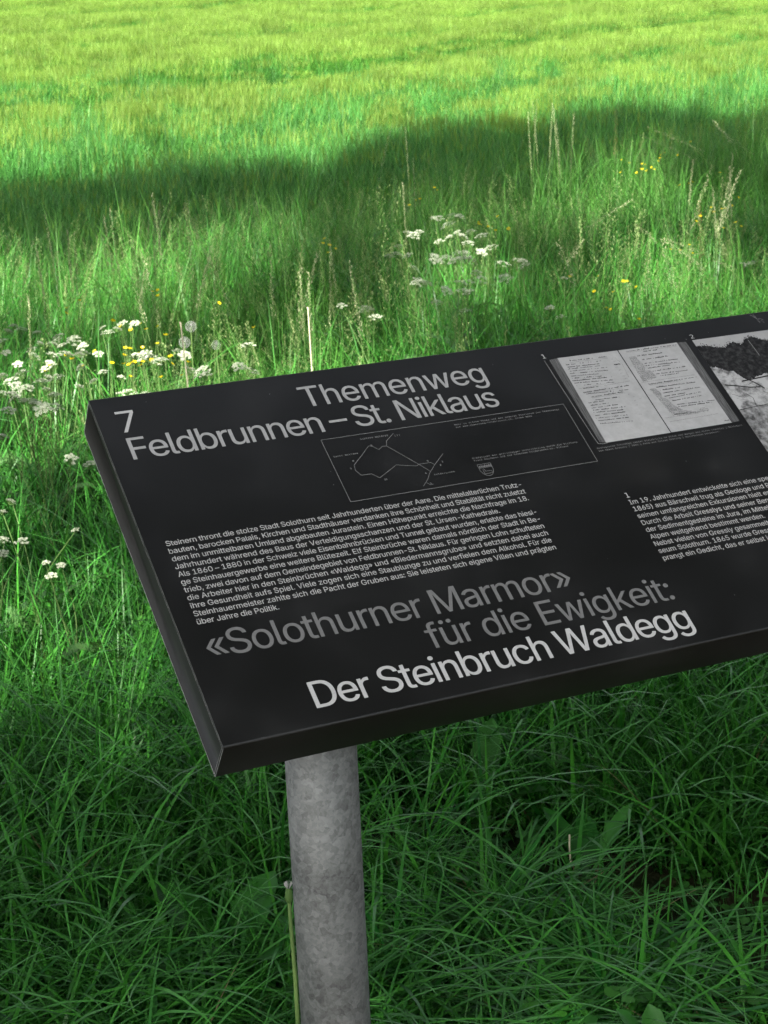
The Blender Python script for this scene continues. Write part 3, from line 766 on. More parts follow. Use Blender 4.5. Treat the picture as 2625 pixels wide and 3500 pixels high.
def tuft_meadow(heads=3, tall=.75):
    mb = MB(); n = 15
    blades(mb, disc_pts(n, .06), U(n, 0, 6.28), U(n, .02, .3), U(n, .3, .62) * tall / .75, U(n, .002, .005), U(n, .1, 1.2), 6, .6)
    for _ in range(heads):
        c = blades(mb, disc_pts(1, .06), U(1, 0, 6.28), U(1, .0, .15), U(1, .5, .8) * tall / .75, np.array([.0022]), U(1, .05, .35), 8, 0, 0, np.array([1.0]))[0]
        kind = rng.integers(0, 3)
        if kind == 0: spikelets(mb, c[5:], 44, .026, .008, 1)
        elif kind == 1: spikelets(mb, c[6:], 60, .005, .009, 1)
        else: spikelets(mb, c[5:], 36, .035, .007, 1)
    return mb.mesh("meadow_tuft", [M['fine'], M['panicle']])
def crop_patch(size, n, yellow, ears):
    mb = MB()
    b = np.c_[U(n, -size / 2, size / 2), U(n, -size / 2, size / 2), np.zeros(n)]
    blades(mb, b, U(n, 0, 6.28), U(n, 0, .25), U(n, .3, .54), U(n, .004, .008), U(n, .1, 1.6), 5, .5)
    m_ = int(n * ears)
    if m_:
        b = np.c_[U(m_, -size / 2, size / 2), U(m_, -size / 2, size / 2), U(m_, .36, .46)]
        az = U(m_, 0, 6.28); ln = U(m_, 0, .35)
        for q in range(3):
            blades(mb, b, az + U(m_, -.7, .7), ln + U(m_, -.05, .2), U(m_, .07, .13), U(m_, .002, .0045), U(m_, 0, .6), 3, .8, 1)
    return mb.mesh("crop_patch", [M['cropyellow'] if yellow else M['crop'], M['awn']])

PROTO = bpy.data.collections.new("plant_prototypes")      # never linked to the scene: only scattered copies appear
def proto_set(name, meshes):
    c = bpy.data.collections.new(name)
    for i, me in enumerate(meshes):
        c.objects.link(bpy.data.objects.new(f"{name}_{chr(97 + i)}", me))
    return c

def scatter_group(coll):
    ng = bpy.data.node_groups.new("scatter_" + coll.name, 'GeometryNodeTree')
    ng.interface.new_socket("Geometry", in_out='INPUT', socket_type='NodeSocketGeometry')
    ng.interface.new_socket("Geometry", in_out='OUTPUT', socket_type='NodeSocketGeometry')
    N = ng.nodes; L = ng.links
    gi = N.new("NodeGroupInput"); go = N.new("NodeGroupOutput")
    ip = N.new("GeometryNodeInstanceOnPoints"); ci = N.new("GeometryNodeCollectionInfo")
    ci.inputs["Collection"].default_value = coll; ci.inputs["Separate Children"].default_value = True; ci.inputs["Reset Children"].default_value = True
    ip.inputs["Pick Instance"].default_value = True
    def na(nm, ty):
        q = N.new("GeometryNodeInputNamedAttribute"); q.data_type = ty; q.inputs["Name"].default_value = nm; return q.outputs["Attribute"]
    L.new(gi.outputs[0], ip.inputs["Points"]); L.new(ci.outputs[0], ip.inputs["Instance"])
    L.new(na("idx", 'INT'), ip.inputs["Instance Index"]); L.new(na("rot", 'FLOAT_VECTOR'), ip.inputs["Rotation"]); L.new(na("scl", 'FLOAT_VECTOR'), ip.inputs["Scale"])
    L.new(ip.outputs[0], go.inputs[0])
    return ng

def scatter(name, xy, coll, label, cat, scale=(.8, 1.25), hscale=None, tilt=.12, zoff=0.0, rotz=None):
    n = len(xy)
    me = bpy.data.meshes.new(name); me.vertices.add(n)
    z = terrain(xy[:, 0], xy[:, 1]) - .015 + zoff
    me.vertices.foreach_set("co", np.c_[xy, z].astype(np.float32).ravel())
    rz = U(n, 0, 6.28) if rotz is None else rotz
    rot = np.c_[rng.normal(0, tilt, n), rng.normal(0, tilt, n), rz]
    s = U(n, *scale); hs = s * (1 if hscale is None else hscale)
    for nm, ty, arr in (("rot", 'FLOAT_VECTOR', rot), ("scl", 'FLOAT_VECTOR', np.c_[s, s, hs])):
        at = me.attributes.new(nm, ty, 'POINT'); at.data.foreach_set("vector", arr.astype(np.float32).ravel())
    at = me.attributes.new("idx", 'INT', 'POINT'); at.data.foreach_set("value", rng.integers(0, len(coll.objects), n).astype(np.int32))
    o = link(name, me)
    md = o.modifiers.new("scatter", 'NODES'); md.node_group = scatter_group(coll)
    return tag(o, label, cat, kind="stuff")

def field_edge(x): return 11.26 + .846 * x
def rand_xy(n, y0, y1, m0=1.1, slope=.27, ymax=None):
    y = np.sqrt(rng.random(n) * ((y1 + 6) ** 2 - (y0 + 6) ** 2) + (y0 + 6) ** 2) - 6
    x = rng.uniform(-1, 1, n) * (m0 + slope * y)
    return np.c_[x, y]
def patchy(xy, f, seed):
    """smooth 0..1 noise over the ground"""
    r = np.random.default_rng(seed); v = 0
    for k in range(6):
        a = r.uniform(0, 6.28); w = f * r.uniform(.6, 1.7); v = v + np.sin(xy[:, 0] * w * math.cos(a) + xy[:, 1] * w * math.sin(a) + r.uniform(0, 6.28))
    return .5 + v / 6.5
def soil_d(xy): return (xy[:, 1] - 2.32 - .5 * (xy[:, 0] - .5)) * .894      # distance beyond the path's grass edge
def clear_post(xy): return np.hypot(xy[:, 0] - POST.x, xy[:, 1] - POST.y) > .07
def below_board(xy):
    """how high plants may grow before they would touch the board"""
    d = np.c_[xy[:, 0] - A.x, xy[:, 1] - A.y]; u = d @ np.array([Uv.x, Uv.y]); w = d @ np.array([.4113, -.9115])
    return (u > -.1) & (u < WID + .1) & (w > -.15) & (w < .55)

# foreground and meadow grasses
wide = proto_set("wide_tuft", [tuft_wide() for _ in range(8)])
strap = proto_set("strap_tuft", [tuft_strap() for _ in range(6)])
fine = proto_set("fine_tuft", [tuft_fine() for _ in range(7)])
clov = proto_set("clover_patch", [tuft_clover() for _ in range(5)])
feat = proto_set("feathery_tuft", [tuft_feather() for _ in range(5)])
mead = proto_set("meadow_tuft", [tuft_meadow(rng.integers(1, 4)) for _ in range(12)])

xy = rand_xy(6200, 1.2, 4.8); d = soil_d(xy); keep = (d > -.05) & clear_post(xy) & (rng.random(len(xy)) < np.clip(d * 4 + .35, 0, 1)) & (patchy(xy, 5, 2) > .17); xy = xy[keep]
hs = np.clip(.62 + .28 * soil_d(xy), .5, 1.15) * (.75 + .5 * patchy(xy, 3, 1)); hs[below_board(xy)] *= .8
scatter("foreground_grass", xy, wide, "dark green arching grass around the post in the shade", "grass", hscale=hs)
xy = rand_xy(5200, 2.6, 9.0); d = soil_d(xy); xy = xy[(d > .5) & clear_post(xy) & (rng.random(len(xy)) < np.clip((d - .4) * .8, 0, .8)) & (patchy(xy, 2.5, 4) > .38)]
scatter("broad_meadow_grass", xy, strap, "broad bladed meadow grass behind the board", "grass", hscale=np.clip(.6 + .14 * soil_d(xy), .6, 1.05) * np.where(below_board(xy), .75, 1))
xy = rand_xy(9500, 2.6, 16.5); d = soil_d(xy); e = field_edge(xy[:, 0]) - xy[:, 1]
xy = xy[(d > .25) & (e > -.3) & clear_post(xy) & (rng.random(len(xy)) < np.clip(-.25 + d * .35, 0, .8))]
scatter("fine_meadow_grass", xy, fine, "fine bladed grass of the meadow strip", "grass", hscale=np.clip(.55 + .13 * soil_d(xy), .5, 1.2) * (.75 + .5 * patchy(xy, 1.6, 8)) * np.where(below_board(xy), .75, 1))
xy = rand_xy(2600, 1.6, 6.5); d = soil_d(xy); xy = xy[(d > -.03) & clear_post(xy) & (patchy(xy, 3.3, 5) > .52)]
scatter("clover", xy, clov, "low clover and small round leaves between the grass", "ground cover", scale=(.55, 1.1))
xy = rand_xy(1500, 2.4, 13); d = soil_d(xy); e = field_edge(xy[:, 0]) - xy[:, 1]; xy = xy[(d > 1.7) & (e > .3) & ~below_board(xy) & (patchy(xy, 1.9, 6) > .5)]
scatter("feathery_foliage", xy, feat, "feathery wild carrot foliage in the meadow", "ground cover", scale=(.8, 1.5))
xy = rand_xy(5400, 4.2, 16.8); d = soil_d(xy); e = field_edge(xy[:, 0]) - xy[:, 1]
xy = xy[(e > .15) & (rng.random(len(xy)) < np.clip((d - 1.6) * .35, 0, 1)) & (patchy(xy, 1.3, 11) > .3)]
scatter("flowering_meadow_grass", xy, mead, "tall meadow grass in seed between board and crop", "grass", hscale=.6 + .34 * patchy(xy, 1.1, 12))

# the crop
def row_lines(xy):
    """distance to the nearest wheel track, in metres"""
    dd = np.full(len(xy), 9.0)
    for (xa, ya), (xb, yb), off in (((-3.57, 17.58), (8.19, 36.72), (0, .9)), ((-5.08, 25.38), (.4, 34.58), (0,)), ((-7.07, 35.6), (-5.48, 38.53), (0, 1.2))):
        t = np.array([xb - xa, yb - ya]); t /= np.linalg.norm(t); nn = np.array([-t[1], t[0]])
        for o in off:
            dd = np.minimum(dd, np.abs((xy - [xa, ya]) @ nn - o))
    return dd
near_c = proto_set("crop_patch", [crop_patch(.42, 250, False, .05) for _ in range(4)])
far_c = proto_set("ripening_patch", [crop_patch(.42, 200, True, .7) for _ in range(4)])
st = .36
gx_ = np.arange(-34, 36, st); gy_ = np.arange(5, 75, st); XX, YY = np.meshgrid(gx_, gy_)
xy = np.c_[XX.ravel(), YY.ravel()] + rng.normal(0, .06, (XX.size, 2))
e = (xy[:, 1] - field_edge(xy[:, 0])) * .763
xy = xy[(e > -.1) & (np.abs(xy[:, 0]) < 3 + .29 * xy[:, 1])]
e = (xy[:, 1] - field_edge(xy[:, 0])) * .763
dr = row_lines(xy)
h = (.86 + .25 * patchy(xy, .9, 21)) * np.clip(.34 + dr * .8, .34, 1) * (1 - .32 * np.clip(np.sin((xy @ np.array([-.852, .523])) * 2.1 + 2.5 * patchy(xy, .35, 24)), 0, 1) ** 2) * np.clip(.9 + e * .05, .9, 1.0)
mix = rng.random(len(xy)) < np.clip((e - 3.2) / 9.0 + .18 * (patchy(xy, .7, 22) - .5), 0, 1)
drop = (dr < .16) & (rng.random(len(xy)) < .75)
scatter("crop_margin", xy[~mix & ~drop], near_c, "blue green young cereal leaves along the near edge of the field", "crop", scale=(.95, 1.1), hscale=h[~mix & ~drop], tilt=.05)
scatter("cereal_crop", xy[mix & ~drop], far_c, "yellow green cereal crop filling the sunlit field", "crop", scale=(.95, 1.1), hscale=h[mix & ~drop], tilt=.05)
xy = rand_xy(5200, 75, 190, 6, .33); scatter("distant_crop", xy, far_c, "far yellow green cereal crop up the slope", "crop", scale=(2.2, 2.8), hscale=np.full(len(xy), .42), tilt=.03)

# ------------------------------------------------------------------ flowers and stalks (each a thing)
BUTTERCUPS= [('yellow buttercup in the thick cluster behind the upper left corner of the board',[(-0.742,5.206,0.5),(-0.749,5.164,0.5),(-0.754,5.164,0.5),(-0.698,5.164,0.5),(-0.7,5.122,0.5),(-0.712,5.06,0.5),(-0.694,5.06,0.5),(-0.685,5.039,0.5),(-0.745,5.08,0.5),(-0.724,5.039,0.5),(-0.771,5.019,0.5),(-0.701,4.936,0.5),(-0.698,4.873,0.5),(-0.633,4.998,0.5),(-0.601,5.039,0.5),(-0.656,5.414,0.5),(-0.666,5.268,0.5),(-0.668,5.122,0.5)]),('yellow buttercup just touching the far edge of the board near its upper left corner',[(-0.583,4.914,0.5),(-0.556,4.894,0.5),(-0.54,4.935,0.5),(-0.533,4.935,0.5),(-0.61,4.852,0.5)]),('yellow buttercup of the trio on tall stems in the middle of the left meadow',[(-0.762,6.157,0.55),(-0.771,6.073,0.55),(-0.742,5.99,0.55)]),('yellow buttercup above the white umbels near the left edge of the photo',[(-1.001,5.657,0.55),(-0.991,5.595,0.55),(-0.983,5.823,0.55)]),('yellow buttercup in the row just above the broad bluish umbel',[(-0.855,5.669,0.52),(-0.822,5.607,0.52),(-0.785,5.607,0.52),(-0.756,5.586,0.52),(-0.729,5.524,0.52),(-0.703,5.607,0.52),(-0.775,5.503,0.52)]),('single tall buttercup standing above the two dandelion clocks',[(-0.489,5.464,0.6)]),('lone buttercup right of the dandelion clocks and above a white umbel',[(-0.395,5.602,0.5)]),('yellow buttercup scattered among the sunlit white umbels left of the board',[(-0.921,5.107,0.52),(-0.883,5.003,0.52),(-0.834,4.899,0.52),(-0.934,4.858,0.52),(-0.925,4.878,0.52),(-0.824,5.066,0.52)]),('yellow buttercup of the small shaded group above the title lettering',[(-0.176,6.989,0.55),(-0.197,7.052,0.55),(-0.194,7.197,0.55),(-0.149,7.114,0.55),(-0.174,7.114,0.55)]),('yellow buttercup beside the white umbels in the centre right meadow',[(0.453,7.447,0.55),(0.462,7.447,0.55),(0.501,7.572,0.55),(0.505,7.363,0.55),(0.553,7.717,0.55),(0.524,7.447,0.55),(0.47,7.738,0.55),(0.582,7.488,0.55)]),('small yellow buttercup in deep shade above the centre right umbels',[(0.329,9.049,0.55),(0.339,8.945,0.55),(0.247,8.841,0.55),(0.218,8.592,0.55),(0.19,8.612,0.55)]),('yellow buttercup of the dense group in shade near the upper right of the meadow',[(1.448,10.194,0.55),(1.507,10.298,0.55),(1.557,10.131,0.55),(1.552,9.985,0.55),(1.504,9.778,0.55),(1.505,9.84,0.55),(1.502,9.632,0.55),(1.592,10.006,0.55),(1.539,9.59,0.55),(1.452,9.653,0.55),(1.339,9.465,0.55)]),('yellow buttercup right of the dense shaded group,near the crop',[(1.776,10.818,0.55),(1.823,10.964,0.55),(1.687,10.318,0.55),(1.678,10.318,0.55),(1.828,10.526,0.55)]),('highest buttercup,standing out alone against the shaded crop',[(2.081,11.505,0.55)]),('yellow buttercup near the tall pale grass heads at far right',[(1.55,8.862,0.55),(1.63,9.049,0.55),(1.624,8.925,0.55),(1.817,9.195,0.55)]),('yellow buttercup in the sunlit grass by the right edge of the photo',[(1.538,7.979,0.52),(1.509,7.771,0.52),(1.562,7.855,0.52),(1.605,8.0,0.52),(1.679,8.208,0.52),(1.766,8.479,0.52),(1.555,7.522,0.52),(1.562,7.438,0.52),(1.449,7.251,0.52),(1.44,7.729,0.52),(1.39,7.542,0.52)]),('yellow buttercup of the foursome above the picture of the quarry',[(1.189,6.996,0.5),(1.252,6.933,0.5),(1.235,6.767,0.5),(1.197,6.829,0.5)]),('yellow buttercup low in the grass above the picture of the notebook',[(0.839,6.531,0.48),(0.906,6.261,0.48),(0.88,6.158,0.48),(0.838,6.115,0.48),(0.916,6.095,0.48),(0.772,6.115,0.48),(0.723,6.449,0.48)]),('yellow buttercup peeping over the far edge of the board by the notebook picture',[(0.78,5.762,0.48),(0.758,5.699,0.48),(0.849,5.595,0.48)])]
PARSLEYS= [('white cow parsley in the sunlit drift left of the board',[(-1.157,5.561,0.58,0.03),(-1.12,5.499,0.58,0.04),(-1.149,5.458,0.58,0.025)]),('white cow parsley in the sunlit drift left of the board',[(-1.056,5.416,0.58,0.026),(-1.019,5.124,0.58,0.034),(-0.989,5.02,0.58,0.038),(-1.006,5.208,0.58,0.022)]),('white cow parsley in the sunlit drift left of the board',[(-1.141,5.291,0.58,0.034),(-1.086,5.083,0.58,0.026)]),('white cow parsley in the sunlit drift left of the board',[(-0.972,5.25,0.58,0.048),(-0.976,5.333,0.58,0.036),(-0.939,5.166,0.58,0.028),(-0.972,5.207,0.58,0.03)]),('white cow parsley in the sunlit drift left of the board',[(-0.874,5.146,0.58,0.036),(-0.854,5.042,0.58,0.038),(-0.859,5.0,0.58,0.028)]),('white cow parsley in the sunlit drift left of the board',[(-0.936,5.021,0.58,0.034),(-0.907,5.042,0.58,0.044),(-0.924,4.896,0.58,0.03),(-0.89,5.02,0.58,0.026)]),('white cow parsley in the sunlit drift left of the board',[(-0.927,4.812,0.58,0.03),(-0.986,4.771,0.58,0.044),(-0.996,4.667,0.58,0.04),(-1.018,4.896,0.58,0.026)]),('white cow parsley in the sunlit drift left of the board',[(-0.877,4.687,0.58,0.046),(-0.905,4.646,0.58,0.04),(-0.892,4.688,0.58,0.024)]),('white cow parsley in the sunlit drift left of the board',[(-0.926,4.563,0.58,0.034),(-0.953,4.542,0.58,0.044),(-0.948,4.48,0.58,0.03),(-0.942,4.417,0.58,0.024)]),('white cow parsley in the sunlit drift left of the board',[(-0.889,4.396,0.58,0.048),(-0.907,4.396,0.58,0.028),(-0.873,4.355,0.58,0.024)]),('white cow parsley in the sunlit drift left of the board',[(-0.837,4.458,0.58,0.036),(-0.808,4.314,0.58,0.036),(-0.817,4.272,0.58,0.03),(-0.868,4.521,0.58,0.02)]),('white cow parsley in the sunlit drift left of the board',[(-0.754,4.729,0.58,0.03),(-0.804,5.0,0.58,0.028),(-0.761,4.605,0.58,0.026)]),('white cow parsley in the sunlit drift left of the board',[(-1.028,4.729,0.58,0.03),(-0.977,4.5,0.58,0.034),(-0.928,4.293,0.58,0.036)]),('white cow parsley in the sunlit drift left of the board',[(-0.848,4.292,0.58,0.04),(-0.786,4.542,0.58,0.024),(-0.828,4.812,0.58,0.026)]),('cow parsley with one flat white umbel above the row of buttercups',[(-0.812,5.255,0.6,0.042),(-0.838,5.317,0.6,0.022)]),('cow parsley with broad bluish flat umbel behind the upper left corner of the board',[(-0.645,4.937,0.58,0.062),(-0.673,4.959,0.58,0.044),(-0.616,4.875,0.58,0.05),(-0.695,4.958,0.58,0.026)]),('bluish cow parsley crossed by the bare straw stalk',[(-0.581,5.098,0.56,0.04),(-0.559,5.036,0.56,0.038)]),('bluish cow parsley right below the dandelion clocks',[(-0.519,4.845,0.55,0.044),(-0.499,4.846,0.55,0.05),(-0.48,4.783,0.55,0.034)]),('cow parsley in pairs of white umbels above the first title words',[(-0.384,5.16,0.56,0.046),(-0.346,4.766,0.56,0.044),(-0.39,4.828,0.56,0.036)]),('pale cow parsley with small umbels beside the bluish patch at left',[(-0.94,5.369,0.56,0.048),(-0.939,5.41,0.56,0.034)]),('thin cow parsley with two faint umbels over the left buttercup row',[(-0.789,5.401,0.6,0.038),(-0.749,5.38,0.6,0.038),(-0.785,5.297,0.6,0.026)]),('low cow parsley peeping over the far edge of the board at its left corner',[(-0.692,4.733,0.52,0.052),(-0.647,4.692,0.52,0.04),(-0.734,4.941,0.52,0.024)]),('pale cow parsley in the shaded drift above the title and notebook picture',[(0.354,7.577,0.64,0.06160000000000001),(0.29,7.514,0.64,0.048400000000000006),(0.38,7.535,0.64,0.044)]),('pale cow parsley in the shaded drift above the title and notebook picture',[(0.307,7.264,0.64,0.066),(0.27,7.473,0.64,0.033)]),('pale cow parsley in the shaded drift above the title and notebook picture',[(0.344,6.932,0.64,0.044),(0.36,6.848,0.64,0.0374),(0.338,6.994,0.64,0.026400000000000003)]),('pale cow parsley in the shaded drift above the title and notebook picture',[(0.365,6.661,0.64,0.048400000000000006),(0.253,6.724,0.64,0.041800000000000004),(0.298,6.848,0.64,0.030800000000000004)]),('pale cow parsley in the shaded drift above the title and notebook picture',[(0.248,6.245,0.64,0.06160000000000001),(0.222,6.266,0.64,0.044),(0.278,6.183,0.64,0.048400000000000006)]),('pale cow parsley in the shaded drift above the title and notebook picture',[(0.326,6.307,0.64,0.0704),(0.344,6.204,0.64,0.05500000000000001),(0.298,6.224,0.64,0.048400000000000006)]),('pale cow parsley in the shaded drift above the title and notebook picture',[(0.426,6.87,0.64,0.05500000000000001),(0.391,6.994,0.64,0.0396)]),('pale cow parsley in the shaded drift above the title and notebook picture',[(0.154,5.725,0.64,0.05500000000000001),(0.137,5.724,0.64,0.044),(0.169,5.704,0.64,0.0396)]),('pale cow parsley in the shaded drift above the title and notebook picture',[(0.305,5.683,0.64,0.0506),(0.283,5.683,0.64,0.041800000000000004),(0.232,5.517,0.64,0.044)]),('pale cow parsley in the shaded drift above the title and notebook picture',[(0.351,5.725,0.64,0.0506),(0.347,5.871,0.64,0.0396)]),('pale cow parsley in the shaded drift above the title and notebook picture',[(0.281,5.496,0.64,0.046200000000000005),(0.296,5.475,0.64,0.033)]),('dim cow parsley with a hanging cluster left of the shaded drift',[(0.171,7.134,0.62,0.05),(0.149,7.196,0.62,0.036),(0.194,7.217,0.62,0.036)]),('cow parsley with upper small umbel at the left border of the shaded drift',[(0.105,6.941,0.6,0.036),(0.095,6.733,0.6,0.044),(0.065,6.67,0.6,0.04),(0.128,6.67,0.6,0.04)]),('cow parsley with one round umbel in the dark gap of the meadow',[(0.153,6.317,0.6,0.05)]),('cow parsley with wide branching stem and creamy umbel right of the drift',[(0.436,6.634,0.62,0.06),(0.405,6.51,0.62,0.04)]),('bright white cow parsley above the notebook picture,right of the drift',[(0.488,6.498,0.58,0.056),(0.558,6.54,0.58,0.04),(0.55,6.415,0.58,0.056),(0.541,6.56,0.58,0.036)]),('bright cow parsley with a single umbel below the brightest pair',[(0.469,6.263,0.56,0.052)]),('small bluish cow parsley low above the figure number of the notebook',[(0.595,5.935,0.5,0.036),(0.613,5.746,0.5,0.04),(0.717,6.58,0.5,0.026)]),('lone white cow parsley in the grass at the right edge of the photo',[(1.374,6.407,0.55,0.05),(1.355,6.385,0.55,0.032)]),('dark cow parsley with low bluish umbels above the middle of the board',[(0.208,5.844,0.55,0.04),(0.293,5.657,0.55,0.044)]),('bluish cow parsley hidden in sunlit grass above the title',[(-0.028,5.723,0.56,0.048),(-0.002,5.556,0.56,0.044),(-0.112,5.805,0.56,0.034)]),('cow parsley brushing the left side of the board',[(-0.745,4.082,0.5,0.03472),(-0.69,4.02,0.5,0.029759999999999998),(-0.961,4.352,0.5,0.031)]),('small white cow parsley in the shaded grass left of the board',[(-0.691,3.401,0.45,0.016120000000000002),(-0.656,3.381,0.45,0.018600000000000002),(-0.665,3.318,0.45,0.023559999999999998)]),('greenish cow parsley going to seed at the left edge beside the board',[(-0.772,3.568,0.45,0.031),(-0.812,3.588,0.45,0.02852),(-0.795,3.484,0.45,0.0248)]),('faint cow parsley among left meadow blades below the sunlit drift',[(-0.812,3.707,0.5,0.0248),(-0.817,3.623,0.5,0.018600000000000002),(-0.636,3.458,0.5,0.016120000000000002)])]
STALKS= [('pale seeding grass stalk in the loose row before the shaded crop at left',[(-1.13,5.661,0.78),(-1.039,5.494,0.78),(-1.017,5.411,0.78),(-1.023,5.62,0.78),(-1.088,6.556,0.78),(-1.046,6.493,0.78),(-1.03,5.91,0.78),(-0.98,5.765,0.78),(-0.947,6.368,0.78),(-0.894,4.496,0.78),(-1.169,5.744,0.78),(-0.972,5.432,0.78)]),('pale seeding grass stalk of the tuft in front of the darkest crop shadow',[(-0.809,6.478,0.8),(-0.788,6.416,0.8),(-0.782,6.52,0.8),(-0.766,6.562,0.8),(-0.764,6.79,0.8),(-0.819,6.249,0.8),(-0.694,6.395,0.8),(-0.665,6.52,0.8)]),('leaning pale grass stalk in the middle of the left meadow',[(-0.709,5.976,0.72),(-0.705,5.747,0.72),(-0.706,5.623,0.72),(-0.582,5.602,0.72),(-0.548,5.831,0.72),(-0.607,6.101,0.72),(-0.454,5.769,0.72),(-0.91,6.247,0.72),(-0.877,6.143,0.72)]),('tall straw coloured grass stalk of the high group against the shaded crop',[(0.83,9.254,0.9),(0.92,10.024,0.9),(0.979,9.774,0.9),(1.033,9.316,0.9),(0.906,8.505,0.9),(1.0,10.44,0.9),(0.971,8.9,0.9)]),('pale grass stalk standing in the tall group at the right of the meadow',[(1.395,7.415,0.8),(1.446,7.394,0.8),(1.292,7.04,0.8),(1.348,7.019,0.8),(1.419,6.894,0.8),(1.363,6.728,0.8),(1.238,6.187,0.8)]),('drooping grass stalk arching over the shaded crop at far right',[(1.769,8.865,0.85),(1.481,9.073,0.85),(1.48,8.886,0.85),(1.836,9.385,0.85)]),('pale grass stalk left of the high group,just reaching the crop',[(0.215,10.078,0.8),(0.149,10.411,0.8),(0.222,7.997,0.8),(0.146,7.082,0.8)]),('seeding grass stalk above the middle of the title',[(-0.161,5.881,0.68),(-0.118,5.861,0.68),(-0.135,5.674,0.68),(-0.295,5.945,0.68),(-0.201,5.507,0.68),(-0.24,5.591,0.68),(-0.09,5.486,0.68),(-0.159,5.424,0.68)]),('nodding pale grass stalk in the shade above the notebook picture',[(0.975,7.38,0.68),(1.069,6.652,0.68),(1.116,6.236,0.68),(1.111,6.132,0.68),(1.029,6.048,0.68),(0.916,5.903,0.68),(0.703,5.986,0.68),(0.766,6.173,0.68)])]

def curve_pts(a, b, sag=.03, n=7):
    a, b = np.array(a, dtype=float), np.array(b, dtype=float); t = np.linspace(0, 1, n)[:, None]
    side = np.array([rng.normal(), rng.normal(), 0]) * sag
    return a + (b - a) * t + side * (np.sin(t * np.pi) * (1 - t * .4))

def buttercup_meshes():
    ms, mf = MB(), MB()
    c = curve_pts((0, 0, -.45), (0, 0, 0), .025); ms.tube(c, np.linspace(.0011, .0008, 7), 4, tone=.6, along=.3)
    r = .0078
    for k in range(5):
        a = k * 2 * np.pi / 5; d = np.array([math.cos(a), math.sin(a), 0]); s = np.array([-d[1], d[0], 0]); z = np.array([0, 0, 1])
        v = [d * r * .12, d * r * .55 + s * r * .42 + z * r * .22, d * r * .98 + s * r * .4 + z * r * .55, d * r * 1.02 - s * r * .4 + z * r * .55, d * r * .55 - s * r * .42 + z * r * .22]
        mf.add(v, [[[0, 1, 2, 3, 4]]], tone=rng.random(), along=.3)
    for k in range(10):
        a = k * .63; p = np.array([math.cos(a), math.sin(a), 0]) * r * .28
        mf.add([p, p + [.0004, 0, .0028], p + [-.0004, .0004, .0028]], [[[0, 1, 2]]], tone=.2, along=.3)
    return ms.mesh("stem", [M['stem']], True), mf.mesh("flower", [M['yellow']])
BC = [buttercup_meshes() for _ in range(4)]
def plant(name, label, cat, group, loc, parts, rz=0.0, scale=1.0):
    e_ = empty(name, loc, label, cat, group); e_.rotation_euler = (0, 0, rz)
    for pn, me in parts:
        o = link(pn, me, e_); 
    return e_
for lab, pts_ in BUTTERCUPS:
    for (x, y, h) in pts_:
        h2 = h + rng.uniform(.02, .06); ms, mf = BC[rng.integers(0, 4)]
        z0 = float(terrain(x, y))
        e_ = empty("buttercup", (x, y, z0), lab, "buttercup", "buttercups in the meadow"); e_.rotation_euler.z = rng.uniform(0, 6.28)
        s_ = link("stem", ms, e_, (0, 0, h2)); s_.scale = (1, 1, h2 / .45)
        f_ = link("flower", mf, e_, (0, 0, h2)); f_.rotation_euler = (rng.normal(.35, .3), rng.normal(0, .3), 0); q = rng.uniform(.7, 1.05); f_.scale = (q, q, q)

def umbel_mesh(r, seed):
    g = np.random.default_rng(seed); mb = MB(); n = int(g.integers(9, 14)); stalk = r * 1.1
    for k in range(n):
        q = math.sqrt((k + .5) / n); a = k * 2.4 + g.normal(0, .15)
        p = np.array([math.cos(a) * q * r, math.sin(a) * q * r, -.5 * r * q * q + g.normal(0, .04) * r])
        mb.tube([[0, 0, -stalk], p * [.75, .75, 1] - [0, 0, stalk * .25], p], .0005, 3, 1, tone=.6, along=.3)
        ur = r * .3
        for j_ in range(14):
            qq = math.sqrt((j_ + .5) / 14) * ur; aa = j_ * 2.4; c = p + [math.cos(aa) * qq, math.sin(aa) * qq, .16 * ur + g.normal(0, .06) * ur - .3 * qq * qq / ur]
            s_ = g.uniform(.0013, .0021); b_ = g.uniform(0, 6.28); t1, t2 = g.normal(0, .35, 2)
            v = [c + [math.cos(b_ + m_ * 1.2566) * s_, math.sin(b_ + m_ * 1.2566) * s_, s_ * (t1 * math.cos(b_ + m_ * 1.2566) + t2 * math.sin(b_ + m_ * 1.2566))] for m_ in range(5)]
            mb.add(v, [[[0, 1, 2, 3, 4]]], 0, tone=g.random(), along=.3)
    return mb.mesh("umbel", [M['floret'], M['stem']])
def frond(mb, base, az, ln):
    s = np.linspace(0, 1, 7); th = .7 + .8 * s; c = np.array(base) + np.c_[np.cumsum(np.sin(th)) * ln / 7 * math.cos(az), np.cumsum(np.sin(th)) * ln / 7 * math.sin(az), np.cumsum(np.cos(th)) * ln / 7]
    mb.tube(c, .0007, 3, tone=.5, along=.3)
    for k in range(1, 7):
        for sg in (-1, 1):
            d = np.array([math.cos(az + sg), math.sin(az + sg), .1]) * ln * .3 * (1 - k / 9)
            for q in (.35, .6, .85, 1.0):
                p = c[k] + d * q; e_ = np.array([d[1], -d[0], .02]); e_ = e_ / np.linalg.norm(e_) * .011
                mb.add([p - e_, p + d * .12, p + e_, p - d * .12], [[[0, 1, 2, 3]]], tone=rng.random(), along=.3)
